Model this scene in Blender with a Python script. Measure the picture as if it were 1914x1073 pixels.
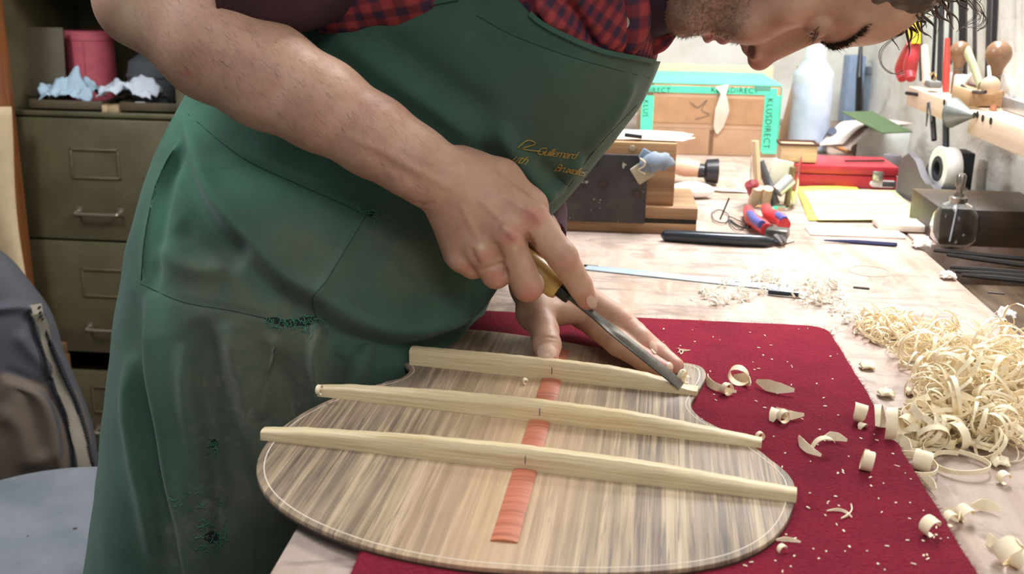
import bpy, bmesh, math, random
import numpy as np
from mathutils import Vector, Matrix
from mathutils.bvhtree import BVHTree

for _o in list(bpy.data.objects): bpy.data.objects.remove(_o, do_unlink=True)
SC = bpy.context.scene
COL = SC.collection
random.seed(7); np.random.seed(7)

# ------------------------------------------------------------------ camera
FPX = 2000.0; W0, H0 = 1914, 1073
CAM = np.array([0.0, 0.0, 1.24])
BZ = 0.90                                   # bench top height
_yc = np.array([193.0, -576.0, FPX]); _yc /= np.linalg.norm(_yc)      # world Y seen by the camera (right, down, forward)
_dc = np.array([-0.018, 1.0, 0.0]); _dc[2] = -(_yc[0]*_dc[0]+_yc[1]*_dc[1])/_yc[2]; _dc /= np.linalg.norm(_dc)
_xc = np.cross(_dc, _yc)
R_ = np.array([[_xc[0], _xc[1], _xc[2]], [_yc[0], _yc[1], _yc[2]], [-_dc[0], -_dc[1], -_dc[2]]])   # rows: world axes in camera frame
cam_r, cam_d, cam_w = R_[:, 0], R_[:, 1], R_[:, 2]
cd = bpy.data.cameras.new('camera'); co = bpy.data.objects.new('camera', cd); COL.objects.link(co)
cd.sensor_width = 36.0; cd.lens = 36.0*FPX/W0; cd.clip_start = 0.02
cd.dof.use_dof = True; cd.dof.focus_distance = 0.95; cd.dof.aperture_fstop = 11.0
M = Matrix(((cam_r[0], -cam_d[0], -cam_w[0], CAM[0]), (cam_r[1], -cam_d[1], -cam_w[1], CAM[1]),
            (cam_r[2], -cam_d[2], -cam_w[2], CAM[2]), (0, 0, 0, 1)))
co.matrix_world = M
SC.camera = co

# ------------------------------------------------------------------ light
wd = bpy.data.worlds.new('world'); SC.world = wd; wd.use_nodes = True
wd.node_tree.nodes['Background'].inputs[0].default_value = (0.86, 0.93, 1.0, 1)
wd.node_tree.nodes['Background'].inputs[1].default_value = 0.20
def area(name, loc, target, sx, sy, power, col):
    l = bpy.data.lights.new(name, 'AREA'); l.shape = 'RECTANGLE'; l.size = sx; l.size_y = sy
    l.energy = power; l.color = col
    o = bpy.data.objects.new(name, l); COL.objects.link(o); o.location = loc
    o.rotation_euler = (Vector(target)-Vector(loc)).to_track_quat('-Z', 'Y').to_euler()
    return o
area('bench_lamp', (0.45, 1.75, 1.95), (0.22, 1.35, 0.9), 0.30, 1.5, 39, (0.985, 0.99, 1.0))
area('front_fill', (0.6, -0.7, 2.4), (0.0, 0.7, 1.0), 1.2, 0.5, 17, (0.97, 0.98, 1.0))  # added fill from behind the camera, brightens the man, plate and brace fronts
area('back_lamp', (-1.5, 1.0, 2.2), (-0.6, 1.3, 0.9), 0.6, 0.3, 18, (0.95, 0.97, 1.0))
SC.view_settings.view_transform = 'Standard'; SC.view_settings.look = 'None'
SC.view_settings.gamma = 1.0; SC.view_settings.use_curve_mapping = False
SC.view_settings.exposure = 0.45

# ------------------------------------------------------------------ pixel -> point on a real surface
def ray(px, py):
    v = cam_w*FPX + cam_r*(px-W0/2) + cam_d*(py-H0/2)
    return v/np.linalg.norm(v)
def G(px, py, z=BZ):
    v = ray(px, py); return CAM + v*((z-CAM[2])/v[2])
def P(px, py, Y):
    v = ray(px, py); return CAM + v*((Y-CAM[1])/v[1])
def PX(px, py, X):
    v = ray(px, py); return CAM + v*((X-CAM[0])/v[0])
def proj(pts):
    q = np.asarray(pts, float)-CAM
    w = q@cam_w
    return np.stack([W0/2+FPX*(q@cam_r)/w, H0/2+FPX*(q@cam_d)/w], -1)
def mpp(p):                                  # metres per pixel at a point
    return float((np.asarray(p)-CAM)@cam_w)/FPX

# ------------------------------------------------------------------ object helpers
def wloc(o):
    v = Vector((0, 0, 0))
    while o is not None: v = v+o.location; o = o.parent
    return v
def thing(name, label, cat, loc, group=None):
    o = bpy.data.objects.new(name, None); o.empty_display_size = 0.02; COL.objects.link(o)
    o.location = Vector([float(c) for c in loc]); o['label'] = label; o['category'] = cat
    if group: o['group'] = group
    return o
def obj(name, geo, mat, parent=None, smooth=40, origin=None, label=None, uv=None, col=None):
    V, F = geo[0], geo[1]
    V = np.asarray(V, float)
    if origin is None:
        if parent is not None: org = np.array(wloc(parent))
        else: org = np.array([(V[:, 0].min()+V[:, 0].max())/2, (V[:, 1].min()+V[:, 1].max())/2, V[:, 2].min()])
    else: org = np.array(origin, float)
    me = bpy.data.meshes.new(name)
    L = V-org
    if isinstance(F, np.ndarray):
        n, k = F.shape
        me.vertices.add(len(L)); me.vertices.foreach_set('co', L.astype(np.float32).ravel())
        me.loops.add(n*k); me.loops.foreach_set('vertex_index', F.astype(np.int32).ravel())
        me.polygons.add(n); me.polygons.foreach_set('loop_start', np.arange(0, n*k, k, dtype=np.int32))
        me.update(calc_edges=True); me.validate()
    else:
        me.from_pydata(L.tolist(), [], [tuple(int(i) for i in f) for f in F])
    if smooth:
        me.polygons.foreach_set('use_smooth', [True]*len(me.polygons))
        if smooth < 179: me.set_sharp_from_angle(angle=math.radians(smooth))
    if uv is not None:
        ul = me.uv_layers.new(name='UVMap')
        li = np.zeros(len(me.loops), dtype=np.int32); me.loops.foreach_get('vertex_index', li)
        ul.data.foreach_set('uv', np.asarray(uv, np.float32)[li].ravel())
    if col is not None:
        for nm, arr in col.items():
            a = me.attributes.new(nm, 'FLOAT', 'POINT'); a.data.foreach_set('value', np.asarray(arr, np.float32))
    if mat: me.materials.append(mat)
    o = bpy.data.objects.new(name, me); COL.objects.link(o)
    if parent is not None:
        o.parent = parent; o.location = Vector(org)-wloc(parent)
    else: o.location = Vector(org)
    if label: o['label'] = label
    return o
def tag(o, label, cat, group=None, kind=None):
    o['label'] = label; o['category'] = cat
    if group: o['group'] = group
    if kind: o['kind'] = kind
    return o
def struct(name, geo, mat, **k):
    o = obj(name, geo, mat, **k); o['kind'] = 'structure'; return o

# ------------------------------------------------------------------ geometry helpers: (V, F)
def nrm(v):
    v = np.asarray(v, float); n = np.linalg.norm(v); return v/n if n > 1e-12 else v
def merge(*gs):
    V = []; F = []; n = 0
    for g in gs:
        v = np.asarray(g[0], float); V.append(v)
        F += [tuple(int(i)+n for i in f) for f in g[1]]; n += len(v)
    return np.concatenate(V), F
def xf(geo, loc=(0, 0, 0), rot=(0, 0, 0), scale=1.0, mat=None):
    V = np.asarray(geo[0], float)*np.asarray(scale)
    m = np.array(Matrix.Rotation(rot[2], 3, 'Z') @ Matrix.Rotation(rot[1], 3, 'Y') @ Matrix.Rotation(rot[0], 3, 'X')) if mat is None else np.array(mat)
    return V@m.T+np.asarray(loc, float), geo[1]
def frame(x, z):                              # 3x3 with columns x, y, z
    x = nrm(x); z = np.asarray(z, float); z = nrm(z-x*(z@x)); y = np.cross(z, x)
    return np.stack([x, y, z], 1)
def box(c, s, bevel=0.0, rot=(0, 0, 0), seg=2, mat=None):
    bm = bmesh.new(); bmesh.ops.create_cube(bm, size=1.0)
    for v in bm.verts: v.co = Vector((v.co.x*s[0], v.co.y*s[1], v.co.z*s[2]))
    if bevel > 0: bmesh.ops.bevel(bm, geom=bm.edges[:], offset=bevel, segments=seg, affect='EDGES', profile=0.5)
    bm.verts.ensure_lookup_table()
    V = np.array([v.co[:] for v in bm.verts]); F = [tuple(v.index for v in f.verts) for f in bm.faces]
    bm.free()
    return xf((V, F), c, rot, mat=mat)
def prism(poly, z0, z1, bevel=0.0, seg=2):
    bm = bmesh.new()
    vs = [bm.verts.new((p[0], p[1], z0)) for p in poly]
    f = bm.faces.new(vs)
    r = bmesh.ops.extrude_face_region(bm, geom=[f])
    for e in r['geom']:
        if isinstance(e, bmesh.types.BMVert): e.co.z = z1
    bmesh.ops.recalc_face_normals(bm, faces=bm.faces[:])
    if bevel > 0:
        ed = [e for e in bm.edges if abs(e.verts[0].co.z-e.verts[1].co.z) < 1e-6]
        bmesh.ops.bevel(bm, geom=ed, offset=bevel, segments=seg, affect='EDGES', profile=0.5)
    bm.verts.ensure_lookup_table()
    V = np.array([v.co[:] for v in bm.verts]); F = [tuple(v.index for v in f.verts) for f in bm.faces]
    bm.free(); return V, F
def cr(pts, n=8, closed=False):               # Catmull-Rom through points
    P_ = np.asarray(pts, float)
    if closed: Q = np.concatenate([P_[-1:], P_, P_[:2]])
    else: Q = np.concatenate([2*P_[:1]-P_[1:2], P_, 2*P_[-1:]-P_[-2:-1]])
    out = []
    for i in range(1, len(Q)-2):
        p0, p1, p2, p3 = Q[i-1:i+3]
        for t in np.linspace(0, 1, n, endpoint=False):
            out.append(0.5*((2*p1)+(-p0+p2)*t+(2*p0-5*p1+4*p2-p3)*t*t+(-p0+3*p1-3*p2+p3)*t**3))
    if not closed: out.append(P_[-1])
    return np.array(out)
def tube(path, r, n=10, caps=True, flat=1.0, up=None):
    path = np.asarray(path, float); m = len(path)
    rr = np.full(m, r, float) if np.isscalar(r) else np.interp(np.linspace(0, 1, m), np.linspace(0, 1, len(r)), r)
    T = np.gradient(path, axis=0); T = T/np.maximum(np.linalg.norm(T, axis=1, keepdims=True), 1e-12)
    u = np.array(up if up is not None else ([0, 0, 1] if abs(T[0][2]) < 0.9 else [1, 0, 0]), float)
    V = []; a = np.linspace(0, 2*math.pi, n, endpoint=False)
    for i in range(m):
        u = nrm(u-T[i]*(u@T[i])); b = np.cross(T[i], u)
        V.append(path[i]+rr[i]*(np.cos(a)[:, None]*b+flat*np.sin(a)[:, None]*u))
    V = np.concatenate(V); F = []
    for i in range(m-1):
        for j in range(n):
            k = (j+1) % n; F.append((i*n+j, i*n+k, (i+1)*n+k, (i+1)*n+j))
    if caps: F.append(tuple(range(n))[::-1]); F.append(tuple((m-1)*n+j for j in range(n)))
    return V, F
def lathe(prof, n=24, loc=(0, 0, 0), mat=None, rot=(0, 0, 0)):
    V = []; F = []; idx = []
    a = np.linspace(0, 2*math.pi, n, endpoint=False)
    for r, z in prof:
        if r < 1e-6: idx.append([len(V)]); V.append((0, 0, z))
        else:
            idx.append(list(range(len(V), len(V)+n))); V += [(r*math.cos(t), r*math.sin(t), z) for t in a]
    for i in range(len(prof)-1):
        A, B = idx[i], idx[i+1]
        for j in range(n):
            k = (j+1) % n
            if len(A) == 1 and len(B) == 1: continue
            if len(A) == 1: F.append((A[0], B[k], B[j]))
            elif len(B) == 1: F.append((A[j], A[k], B[0]))
            else: F.append((A[j], A[k], B[k], B[j]))
    return xf((np.array(V), F), loc, rot, mat=mat)
def ball(c, r, n=16, m=10, mat=None):
    r = np.array([r, r, r] if np.isscalar(r) else r, float)
    g = lathe([(math.sin(math.pi*i/m), -math.cos(math.pi*i/m)) for i in range(m+1)], n)
    return xf((g[0]*r, g[1]), c, mat=mat)
def ribbon(path, wdir, width, th=0.0005):
    path = np.asarray(path, float); m = len(path)
    wd_ = np.asarray(wdir, float)
    if wd_.ndim == 1: wd_ = np.tile(wd_, (m, 1))
    w = np.full(m, width, float) if np.isscalar(width) else np.interp(np.linspace(0, 1, m), np.linspace(0, 1, len(width)), width)
    T = np.gradient(path, axis=0); V = []; F = []
    for i in range(m):
        t = nrm(T[i]); s = nrm(wd_[i]-t*(wd_[i]@t)); nn = np.cross(t, s)
        for a, b in ((-1, -1), (1, -1), (1, 1), (-1, 1)): V.append(path[i]+s*a*w[i]/2+nn*b*th/2)
    for i in range(m-1):
        for j in range(4):
            k = (j+1) % 4; F.append((4*i+j, 4*i+k, 4*i+4+k, 4*i+4+j))
    F.append((3, 2, 1, 0)); F.append((4*m-4, 4*m-3, 4*m-2, 4*m-1))
    return np.array(V), F
def gridgeo(Pts, closed_u=False):             # Pts (m, n, 3) -> quads, u = second index
    m, n = Pts.shape[:2]
    i, j = np.meshgrid(np.arange(m-1), np.arange(n if closed_u else n-1), indexing='ij')
    k = (j+1) % n
    F = np.stack([i*n+j, i*n+k, (i+1)*n+k, (i+1)*n+j], -1).reshape(-1, 4)
    return Pts.reshape(-1, 3), F
def flist(g): return g[0], [tuple(f) for f in g[1]]

# ------------------------------------------------------------------ materials
def s2l(c):
    return tuple(((x/255)/12.92 if x/255 <= 0.04045 else ((x/255+0.055)/1.055)**2.4) for x in c)
class NM:
    def __init__(s, name):
        s.m = bpy.data.materials.new(name); s.m.use_nodes = True; s.t = s.m.node_tree
        s.b = s.t.nodes['Principled BSDF']; s._c = {}
    def n(s, typ, **k):
        nd = s.t.nodes.new(typ)
        for a, b in k.items():
            if hasattr(nd, a): setattr(nd, a, b)
            else: nd.inputs[a].default_value = b
        return nd
    def l(s, a, b): s.t.links.new(a, b)
    def coord(s, kind='Object', scale=(1, 1, 1), rot=(0, 0, 0)):
        tc = s.n('ShaderNodeTexCoord'); mp = s.n('ShaderNodeMapping')
        mp.inputs['Scale'].default_value = scale; mp.inputs['Rotation'].default_value = rot
        s.l(tc.outputs[kind], mp.inputs['Vector']); return mp.outputs['Vector']
    def noise(s, vec, scale, detail=4, rough=0.55, dist=0.0):
        nd = s.n('ShaderNodeTexNoise'); nd.inputs['Scale'].default_value = scale; nd.inputs['Detail'].default_value = detail
        nd.inputs['Roughness'].default_value = rough; nd.inputs['Distortion'].default_value = dist
        s.l(vec, nd.inputs['Vector']); return nd.outputs['Fac']
    def ramp(s, fac, stops, interp='LINEAR'):
        nd = s.n('ShaderNodeValToRGB'); cr_ = nd.color_ramp; cr_.interpolation = interp
        while len(cr_.elements) < len(stops): cr_.elements.new(0.5)
        for e, (p, c) in zip(cr_.elements, stops):
            e.position = p; e.color = tuple(c)+(1,) if len(c) == 3 else c
        s.l(fac, nd.inputs['Fac']); return nd.outputs['Color']
    def mix(s, fac, a, b, mode='MIX'):
        nd = s.n('ShaderNodeMix', data_type='RGBA', blend_type=mode)
        for v, i in ((fac, 0), (a, 6), (b, 7)):
            if isinstance(v, (int, float)): nd.inputs[i].default_value = v
            elif isinstance(v, tuple): nd.inputs[i].default_value = v+(1,) if len(v) == 3 else v
            else: s.l(v, nd.inputs[i])
        return nd.outputs[2]
    def math(s, op, a, b=0.0, clamp=False):
        nd = s.n('ShaderNodeMath', operation=op, use_clamp=clamp)
        for v, i in ((a, 0), (b, 1)):
            if isinstance(v, (int, float)): nd.inputs[i].default_value = v
            else: s.l(v, nd.inputs[i])
        return nd.outputs[0]
    def attr(s, name):
        nd = s.n('ShaderNodeAttribute', attribute_name=name); return nd.outputs['Fac']
    def base(s, c):
        if isinstance(c, tuple): s.b.inputs['Base Color'].default_value = c+(1,) if len(c) == 3 else c
        else: s.l(c, s.b.inputs['Base Color'])
    def rough(s, v):
        if isinstance(v, (int, float)): s.b.inputs['Roughness'].default_value = v
        else: s.l(v, s.b.inputs['Roughness'])
    def bump(s, h, strength=0.3, dist=0.001, prev=None):
        nd = s.n('ShaderNodeBump'); nd.inputs['Strength'].default_value = strength; nd.inputs['Distance'].default_value = dist
        s.l(h, nd.inputs['Height'])
        if prev is not None: s.l(prev, nd.inputs['Normal'])
        s.l(nd.outputs['Normal'], s.b.inputs['Normal']); return nd.outputs['Normal']
    def set(s, **k):
        for a, v in k.items(): s.b.inputs[a.replace('_', ' ')].default_value = v
        return s
BMAP = {}
def plain(name, rgb, rough=0.5, metal=0.0, var=0.12, nscale=40, bump=0.15, coat=0.0, trans=0.0, spec=0.5):
    """everyday painted / plastic / metal finish with slight mottling"""
    k = (name)
    if k in BMAP: return BMAP[k]
    m = NM(name); v = m.coord(); c = s2l(rgb)
    f = m.noise(v, nscale, 5)
    lo = tuple(x*(1-var) for x in c); hi = tuple(min(1, x*(1+var)) for x in c)
    m.base(m.ramp(f, [(0.3, lo), (0.7, hi)])); m.rough(rough)
    m.set(Metallic=metal, Transmission_Weight=trans, Coat_Weight=coat, Specular_IOR_Level=spec)
    if bump: m.bump(m.noise(v, nscale*3, 3), bump, 0.0006)
    BMAP[k] = m.m; return m.m
def woodmat(name, c1, c2, axis=0, scale=1.0, rough=0.55, grain=60, rot=(0, 0, 0), contrast=(0.35, 0.65), bump=0.15, c3=None):
    if name in BMAP: return BMAP[name]
    m = NM(name); sc = [grain, grain, grain]; sc[axis] = grain*0.05
    v = m.coord('Object', tuple(sc), rot)
    f = m.noise(v, scale, 5, 0.6, 0.4)
    f2 = m.noise(m.coord('Object', (1, 1, 1)), 9, 4)
    c = m.ramp(f, [(contrast[0], s2l(c1)), (contrast[1], s2l(c2))])
    if c3: c = m.mix(m.ramp(f2, [(0.45, (0, 0, 0)), (0.7, (1, 1, 1))]), c, s2l(c3))
    m.base(c); m.rough(rough); m.bump(f, bump, 0.0005)
    BMAP[name] = m.m; return m.m
# ================================================================== SETTING
WALLX = 0.64; BACKY = 2.93; BLX = -0.190; WELLX = 0.427
def stone_mat(name, a, b, c, sc=3.0):
    m = NM(name); v = m.coord()
    f = m.noise(v, sc, 6, 0.6, 0.3); g = m.noise(v, sc*6, 5, 0.6)
    col = m.ramp(f, [(0.3, s2l(a)), (0.5, s2l(b)), (0.68, s2l(c))])
    st = m.ramp(m.noise(v, sc*2.3, 6, 0.7, 1.2), [(0.60, (0, 0, 0)), (0.74, (1, 1, 1))])
    col = m.mix(m.math('MULTIPLY', st, 0.35), col, s2l((150, 128, 84)))
    m.base(col); m.rough(0.9)
    h = m.math('ADD', m.math('MULTIPLY', f, 1.0), m.math('MULTIPLY', g, 0.35)); m.bump(h, 0.6, 0.02)
    return m.m
M_wall = stone_mat('whitewashed_stone', (212, 208, 194), (236, 234, 224), (246, 246, 240))
def rough_wall(p0, ux, uz, nx, nz, nrml, amp, mat, name):
    from mathutils import noise as mn
    Pts = np.zeros((nz, nx, 3))
    for i in range(nz):
        for j in range(nx):
            p = np.array(p0)+np.array(ux)*j/(nx-1)+np.array(uz)*i/(nz-1)
            h = mn.noise(Vector(p*4.0))*0.6+mn.noise(Vector(p*11.0))*0.3+mn.noise(Vector(p*26))*0.12
            Pts[i, j] = p+np.array(nrml)*h*amp
    return struct(name, flist(gridgeo(Pts)), mat, smooth=180)
rough_wall((-2.6, BACKY, 0), (3.4, 0, 0), (0, 0, 2.9), 170, 120, (0, -1, 0), 0.03, M_wall, 'wall_back')
rough_wall((WALLX+.006, BACKY+0.1, 0), (0, -3.6, 0), (0, 0, 2.9), 190, 120, (-1, 0, 0), 0.014, M_wall, 'wall_right')
M_dim = stone_mat('dark_plaster', (60, 54, 46), (74, 66, 56), (84, 76, 66))
struct('wall_left', box((-2.64, 1.2, 1.45), (0.08, 3.6, 2.9)), M_dim)
m = NM('concrete_floor'); v = m.coord(); m.base(m.ramp(m.noise(v, 5, 6), [(0.3, s2l((86, 78, 68))), (0.7, s2l((120, 110, 98)))])); m.rough(0.8); m.bump(m.noise(v, 40, 4), 0.3, 0.004)
struct('floor', box((-0.9, 1.0, -0.03), (3.6, 4.2, 0.06)), m.m)
M_ceil = plain('ceiling_paint', (205, 203, 196), 0.9, bump=0)

# ---- workbench
m = NM('worn_bench_wood'); v = m.coord('Object', (7, 1.2, 7)); v1 = m.coord()
f = m.noise(v, 4, 8, 0.62, 0.6); g = m.noise(v1, 5, 6, 0.6, 0.4); s = m.noise(v1, 16, 8, 0.7, 0.8); k = m.noise(m.coord('Object', (1, 6, 6)), 9, 6, 0.6, 0.5)
c = m.ramp(f, [(0.30, s2l((146, 118, 98))), (0.48, s2l((172, 148, 130))), (0.62, s2l((188, 166, 152)))])
c = m.mix(m.ramp(g, [(0.40, (0, 0, 0)), (0.62, (0.75, 0.75, 0.75))]), c, s2l((176, 158, 148)))
c = m.mix(m.ramp(s, [(0.52, (0, 0, 0)), (0.66, (0.8, 0.8, 0.8))]), c, s2l((126, 104, 90)))
c = m.mix(m.ramp(k, [(0.54, (0, 0, 0)), (0.70, (0.8, 0.8, 0.8))]), c, s2l((116, 104, 98)))
m.base(c); m.rough(0.62); h = m.math('ADD', f, m.math('MULTIPLY', s, 0.8)); m.bump(h, 0.35, 0.002)
M_bench = m.m
BY0, BY1 = 0.08, 2.83
tb = thing('workbench', 'long worn wooden workbench with a tool well along the wall', 'workbench', (0.2, 1.4, 0))
obj('bench_top', box(((BLX+WELLX)/2, (BY0+BY1)/2, BZ-0.05), (WELLX-BLX, BY1-BY0, 0.10), 0.006), M_bench, tb)
M_well = woodmat('dark_well_wood', (84, 66, 48), (128, 104, 78), 1, 1.0, 0.6, 60)
obj('tool_well', merge(box(((WELLX+WALLX-0.05)/2, 0.78, BZ-0.055), (WALLX-WELLX-0.05, 1.3, 0.02), 0.001),
                       box((WALLX-0.05, 0.78, BZ-0.03), (0.012, 1.3, 0.04), 0.001)), M_well, tb)
obj('back_board', box(((WELLX+WALLX)/2-0.022, 2.15, BZ-0.03), (WALLX-WELLX-0.05, 1.36, 0.058), 0.002), M_bench, tb)
for sx in (BLX+0.07, 0.36):
    for sy in (0.22, 1.45, 2.7): obj('leg', box((sx, sy, 0.4), (0.09, 0.09, 0.8), 0.004), M_well, tb)
# a darker oil ring left by a tin
def ring(cx, cy, r0, r1, z):
    a = np.linspace(0, 2*math.pi, 48, endpoint=False)
    V = np.concatenate([np.stack([cx+r*np.cos(a), cy+r*np.sin(a), np.full(48, z)], 1) for r in (r0, r1)])
    return V, [(i, (i+1) % 48, 48+(i+1) % 48, 48+i) for i in range(48)][::-1]
c0 = G(1625, 507); obj('tin_ring_stain', ring(c0[0], c0[1], 0.024, 0.0262, BZ+0.0004), plain('ring_stain', (176, 146, 128), 0.6, bump=0), tb)
# end cheek of the well: dark beam
c0 = G(1748, 456)
b0 = c0[1]
obj('end_beam', box((c0[0]+0.08, b0+0.075, BZ+0.024), (0.155, 0.15, 0.05), 0.002), woodmat('smoked_oak', (62, 48, 34), (96, 78, 56), 0, 1.0, 0.5, 70, c3=(52, 44, 38)), tb, label='dark oak block closing the tool well')

# ================================================================== FELT MAT
MZ = BZ+0.009
ml = (G(670, 1060)[0]+G(875, 590)[0])/2; mr = (G(1535, 605)[0]+G(1800, 1056)[0])/2
mt = G(1300, 597, MZ)[1]; mb = 0.30
m = NM('red_felt'); v = m.coord(); f = m.noise(v, 22, 8, 0.7, 0.3); g = m.noise(v, 420, 3, 0.7); h2 = m.noise(v, 9, 5)
c = m.ramp(f, [(0.32, s2l((98, 12, 30))), (0.66, s2l((126, 20, 42)))])
c = m.mix(m.ramp(g, [(0.35, (0, 0, 0)), (0.75, (0.5, 0.5, 0.5))]), c, s2l((150, 40, 62)))
sc = m.ramp(m.noise(m.coord('Object', (34, 9, 1), (0, 0, 0.5)), 2.2, 6, 0.7), [(0.64, (0, 0, 0)), (0.74, (0.6, 0.6, 0.6))])
c = m.mix(m.math('MULTIPLY', sc, 1.0), c, s2l((84, 16, 34)))
m.base(c); m.rough(0.95); m.set(Sheen_Weight=0.06, Sheen_Roughness=0.5, Specular_IOR_Level=0.1)
m.b.inputs['Sheen Tint'].default_value = (1, .5, .6, 1)
m.bump(m.math('ADD', g, f), 0.9, 0.003); M_felt = m.m
def mat_z(x, y): return MZ
def rrect(x0, x1, y0, y1, r, n=8):
    pts = []
    for cx, cy, a0 in ((x1-r, y1-r, 0), (x0+r, y1-r, 90), (x0+r, y0+r, 180), (x1-r, y0+r, 270)):
        for i in range(n+1):
            a = math.radians(a0+90*i/n); pts.append((cx+r*math.cos(a), cy+r*math.sin(a)))
    return pts
from mathutils import noise as MN
o = rrect(ml, mr, mb, mt, 0.022, 10)
o2 = []
for i in range(len(o)):
    a, b = np.array(o[i]), np.array(o[(i+1) % len(o)]); k = max(1, int(np.linalg.norm(b-a)/0.0012))
    o2 += [a+(b-a)*j/k for j in range(k)] if np.linalg.norm(b-a) > 1e-6 else []
o = np.array(o2)
t_ = [];
for q in o:
    w = MN.noise(Vector((q[0]*30, q[1]*30, 0)))*0.0013+MN.noise(Vector((q[0]*110, q[1]*110, 3)))*0.0005
    cx, cy = (ml+mr)/2, (mb+mt)/2; d = nrm((q[0]-cx, q[1]-cy)); t_.append(q+np.array(d)*w)
def mat_geo():
    q = np.array(t_); n = len(q); cxy = q.mean(0); rings = []
    for z, ins in ((BZ+.0002, 0), (BZ+.004, -.0006), (MZ-.003, -.0004), (MZ-.001, .0010), (MZ, .0030)):
        t = np.roll(q, -1, 0)-np.roll(q, 1, 0); t /= np.linalg.norm(t, axis=1, keepdims=True); nn = np.stack([-t[:, 1], t[:, 0]], 1)
        rings.append(np.c_[q+nn*ins, np.full(n, z)])
    V = np.concatenate(rings); F = [(k*n+i, k*n+(i+1)%n, (k+1)*n+(i+1)%n, (k+1)*n+i) for k in range(4) for i in range(n)]
    F += [tuple(range(n))[::-1], tuple(range(4*n, 5*n))]
    return V, F
matg = mat_geo()
mat_o = obj('felt_mat', matg, M_felt, smooth=60); tag(mat_o, 'thick crimson felt mat on the bench under the guitar back', 'mat')
# loose fibres of the felt: real fuzz on top and along the edges
rng = np.random.default_rng(3)
def fuzz(n_edge, n_top):
    V = []; F = []
    per = np.array(t_); L = len(per)
    def add(p, d, l):
        s = nrm(np.cross(d, rng.normal(size=3)))*0.00012
        p1 = p+d*l*0.5+rng.normal(size=3)*l*0.12; p2 = p+d*l+rng.normal(size=3)*l*0.25
        k = len(V); V.extend([p-s, p+s, p1+s*.8, p1-s*.8, p2]); F.extend([(k, k+1, k+2, k+3), (k+3, k+2, k+4)])
    for i in range(n_edge):
        j = rng.integers(L); q = per[j]+(per[(j+1) % L]-per[j])*rng.random()
        t = nrm(per[(j+1) % L]-per[j]); nn = np.array([t[1], -t[0], 0])
        add(np.array([q[0], q[1], BZ+0.002+rng.random()*0.007])-nn*0.001, nrm(nn+np.array([0, 0, rng.random()*0.8])+rng.normal(size=3)*0.5), rng.uniform(0.001, 0.0035))
    for i in range(n_top):
        q = np.array([rng.uniform(ml+0.003, mr-0.003), rng.uniform(0.5, mt-0.003), MZ-0.0003])
        add(q, nrm(np.array([rng.normal()*1.2, rng.normal()*1.2, 0.7])), rng.uniform(0.0006, 0.0016))
    return np.array(V), F
fz = obj('felt_fibres', fuzz(9000, 26000), plain('felt_fibre', (140, 30, 52), 0.95, bump=0), mat_o, smooth=0); fz['kind'] = 'stuff'

# ================================================================== GUITAR BACK
GZ = MZ+0.0042                                 # top of the plate
OUT = [(765,690),(760,699),(745,708),(720,715),(690,722),(640,738),(600,754),(560,775),(525,800),(500,825),(484,852),(479,880),(487,907),(505,932),(540,959),(580,981),(625,1000),(680,1019),(750,1037),(850,1055),(950,1064),(1050,1069),(1150,1070),(1250,1065),(1330,1054),(1390,1037),(1440,1010),(1470,976),(1484,940),(1485,905),(1468,880),(1440,858),(1415,838),(1385,820),(1350,802),(1315,784),(1297,768),(1292,755),(1300,738),(1314,716),(1320,700),(1312,686),(1290,679),(1250,674),(1200,665),(1120,650),(1040,636),(960,624),(900,617),(850,615),(800,620),(755,632),(735,650),(740,668),(755,680)]
oc = cr(np.array([G(x, y, GZ)[:2] for x, y in OUT]), 4, True)
gb_ = G(938, 1030, GZ)[:2]; gt_ = G(1022, 742, GZ)[:2]
gax = nrm(gt_-gb_); gpx = np.array([gax[1], -gax[0]])
GC = oc.mean(0)
def guv(V): q = np.asarray(V)[:, :2]-GC; return np.stack([q@gpx, q@gax], 1)
print('guitar W', np.ptp((oc-GC)@gpx), 'L', np.ptp((oc-GC)@gax), 'Y', oc[:, 1].min(), oc[:, 1].max())
m = NM('striped_rosewood')
def uvn(sx, sy, sc, det=4, r=0.6, d=0.0): return m.noise(m.coord('UV', (sx, sy, 1)), sc, det, r, d)
a = uvn(1, 0.022, 190, 3, 0.6, 0.1); b = uvn(1, 0.02, 48, 3, 0.55, 0.1); d_ = uvn(1, 1, 5, 3); e = uvn(1, 0.010, 420, 2, 0.5); wv = uvn(0.5, 1.6, 26, 3, 0.5)
c = m.ramp(a, [(0.36, s2l((92, 78, 64))), (0.46, s2l((134, 114, 92))), (0.54, s2l((160, 138, 112))), (0.64, s2l((180, 158, 130)))])
c = m.mix(m.ramp(b, [(0.40, (0.6, 0.6, 0.6)), (0.50, (0, 0, 0))]), c, s2l((116, 102, 86)))
c = m.mix(m.ramp(e, [(0.56, (0, 0, 0)), (0.66, (0.55, 0.55, 0.55))]), c, s2l((80, 72, 66)))
for q_, w_ in ((95, .55), (150, .57), (230, .56), (310, .58), (60, .60)):
    c = m.mix(m.ramp(uvn(1, 0.014, q_, 2, 0.5, .15), [(w_, (0, 0, 0)), (w_+.012, (0.8, 0.8, 0.8)), (w_+.03, (0, 0, 0))]), c, s2l((62, 58, 60)))
c = m.mix(m.ramp(d_, [(0.4, (0, 0, 0)), (0.65, (0.3, 0.3, 0.3))]), c, s2l((196, 172, 144)))
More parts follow.
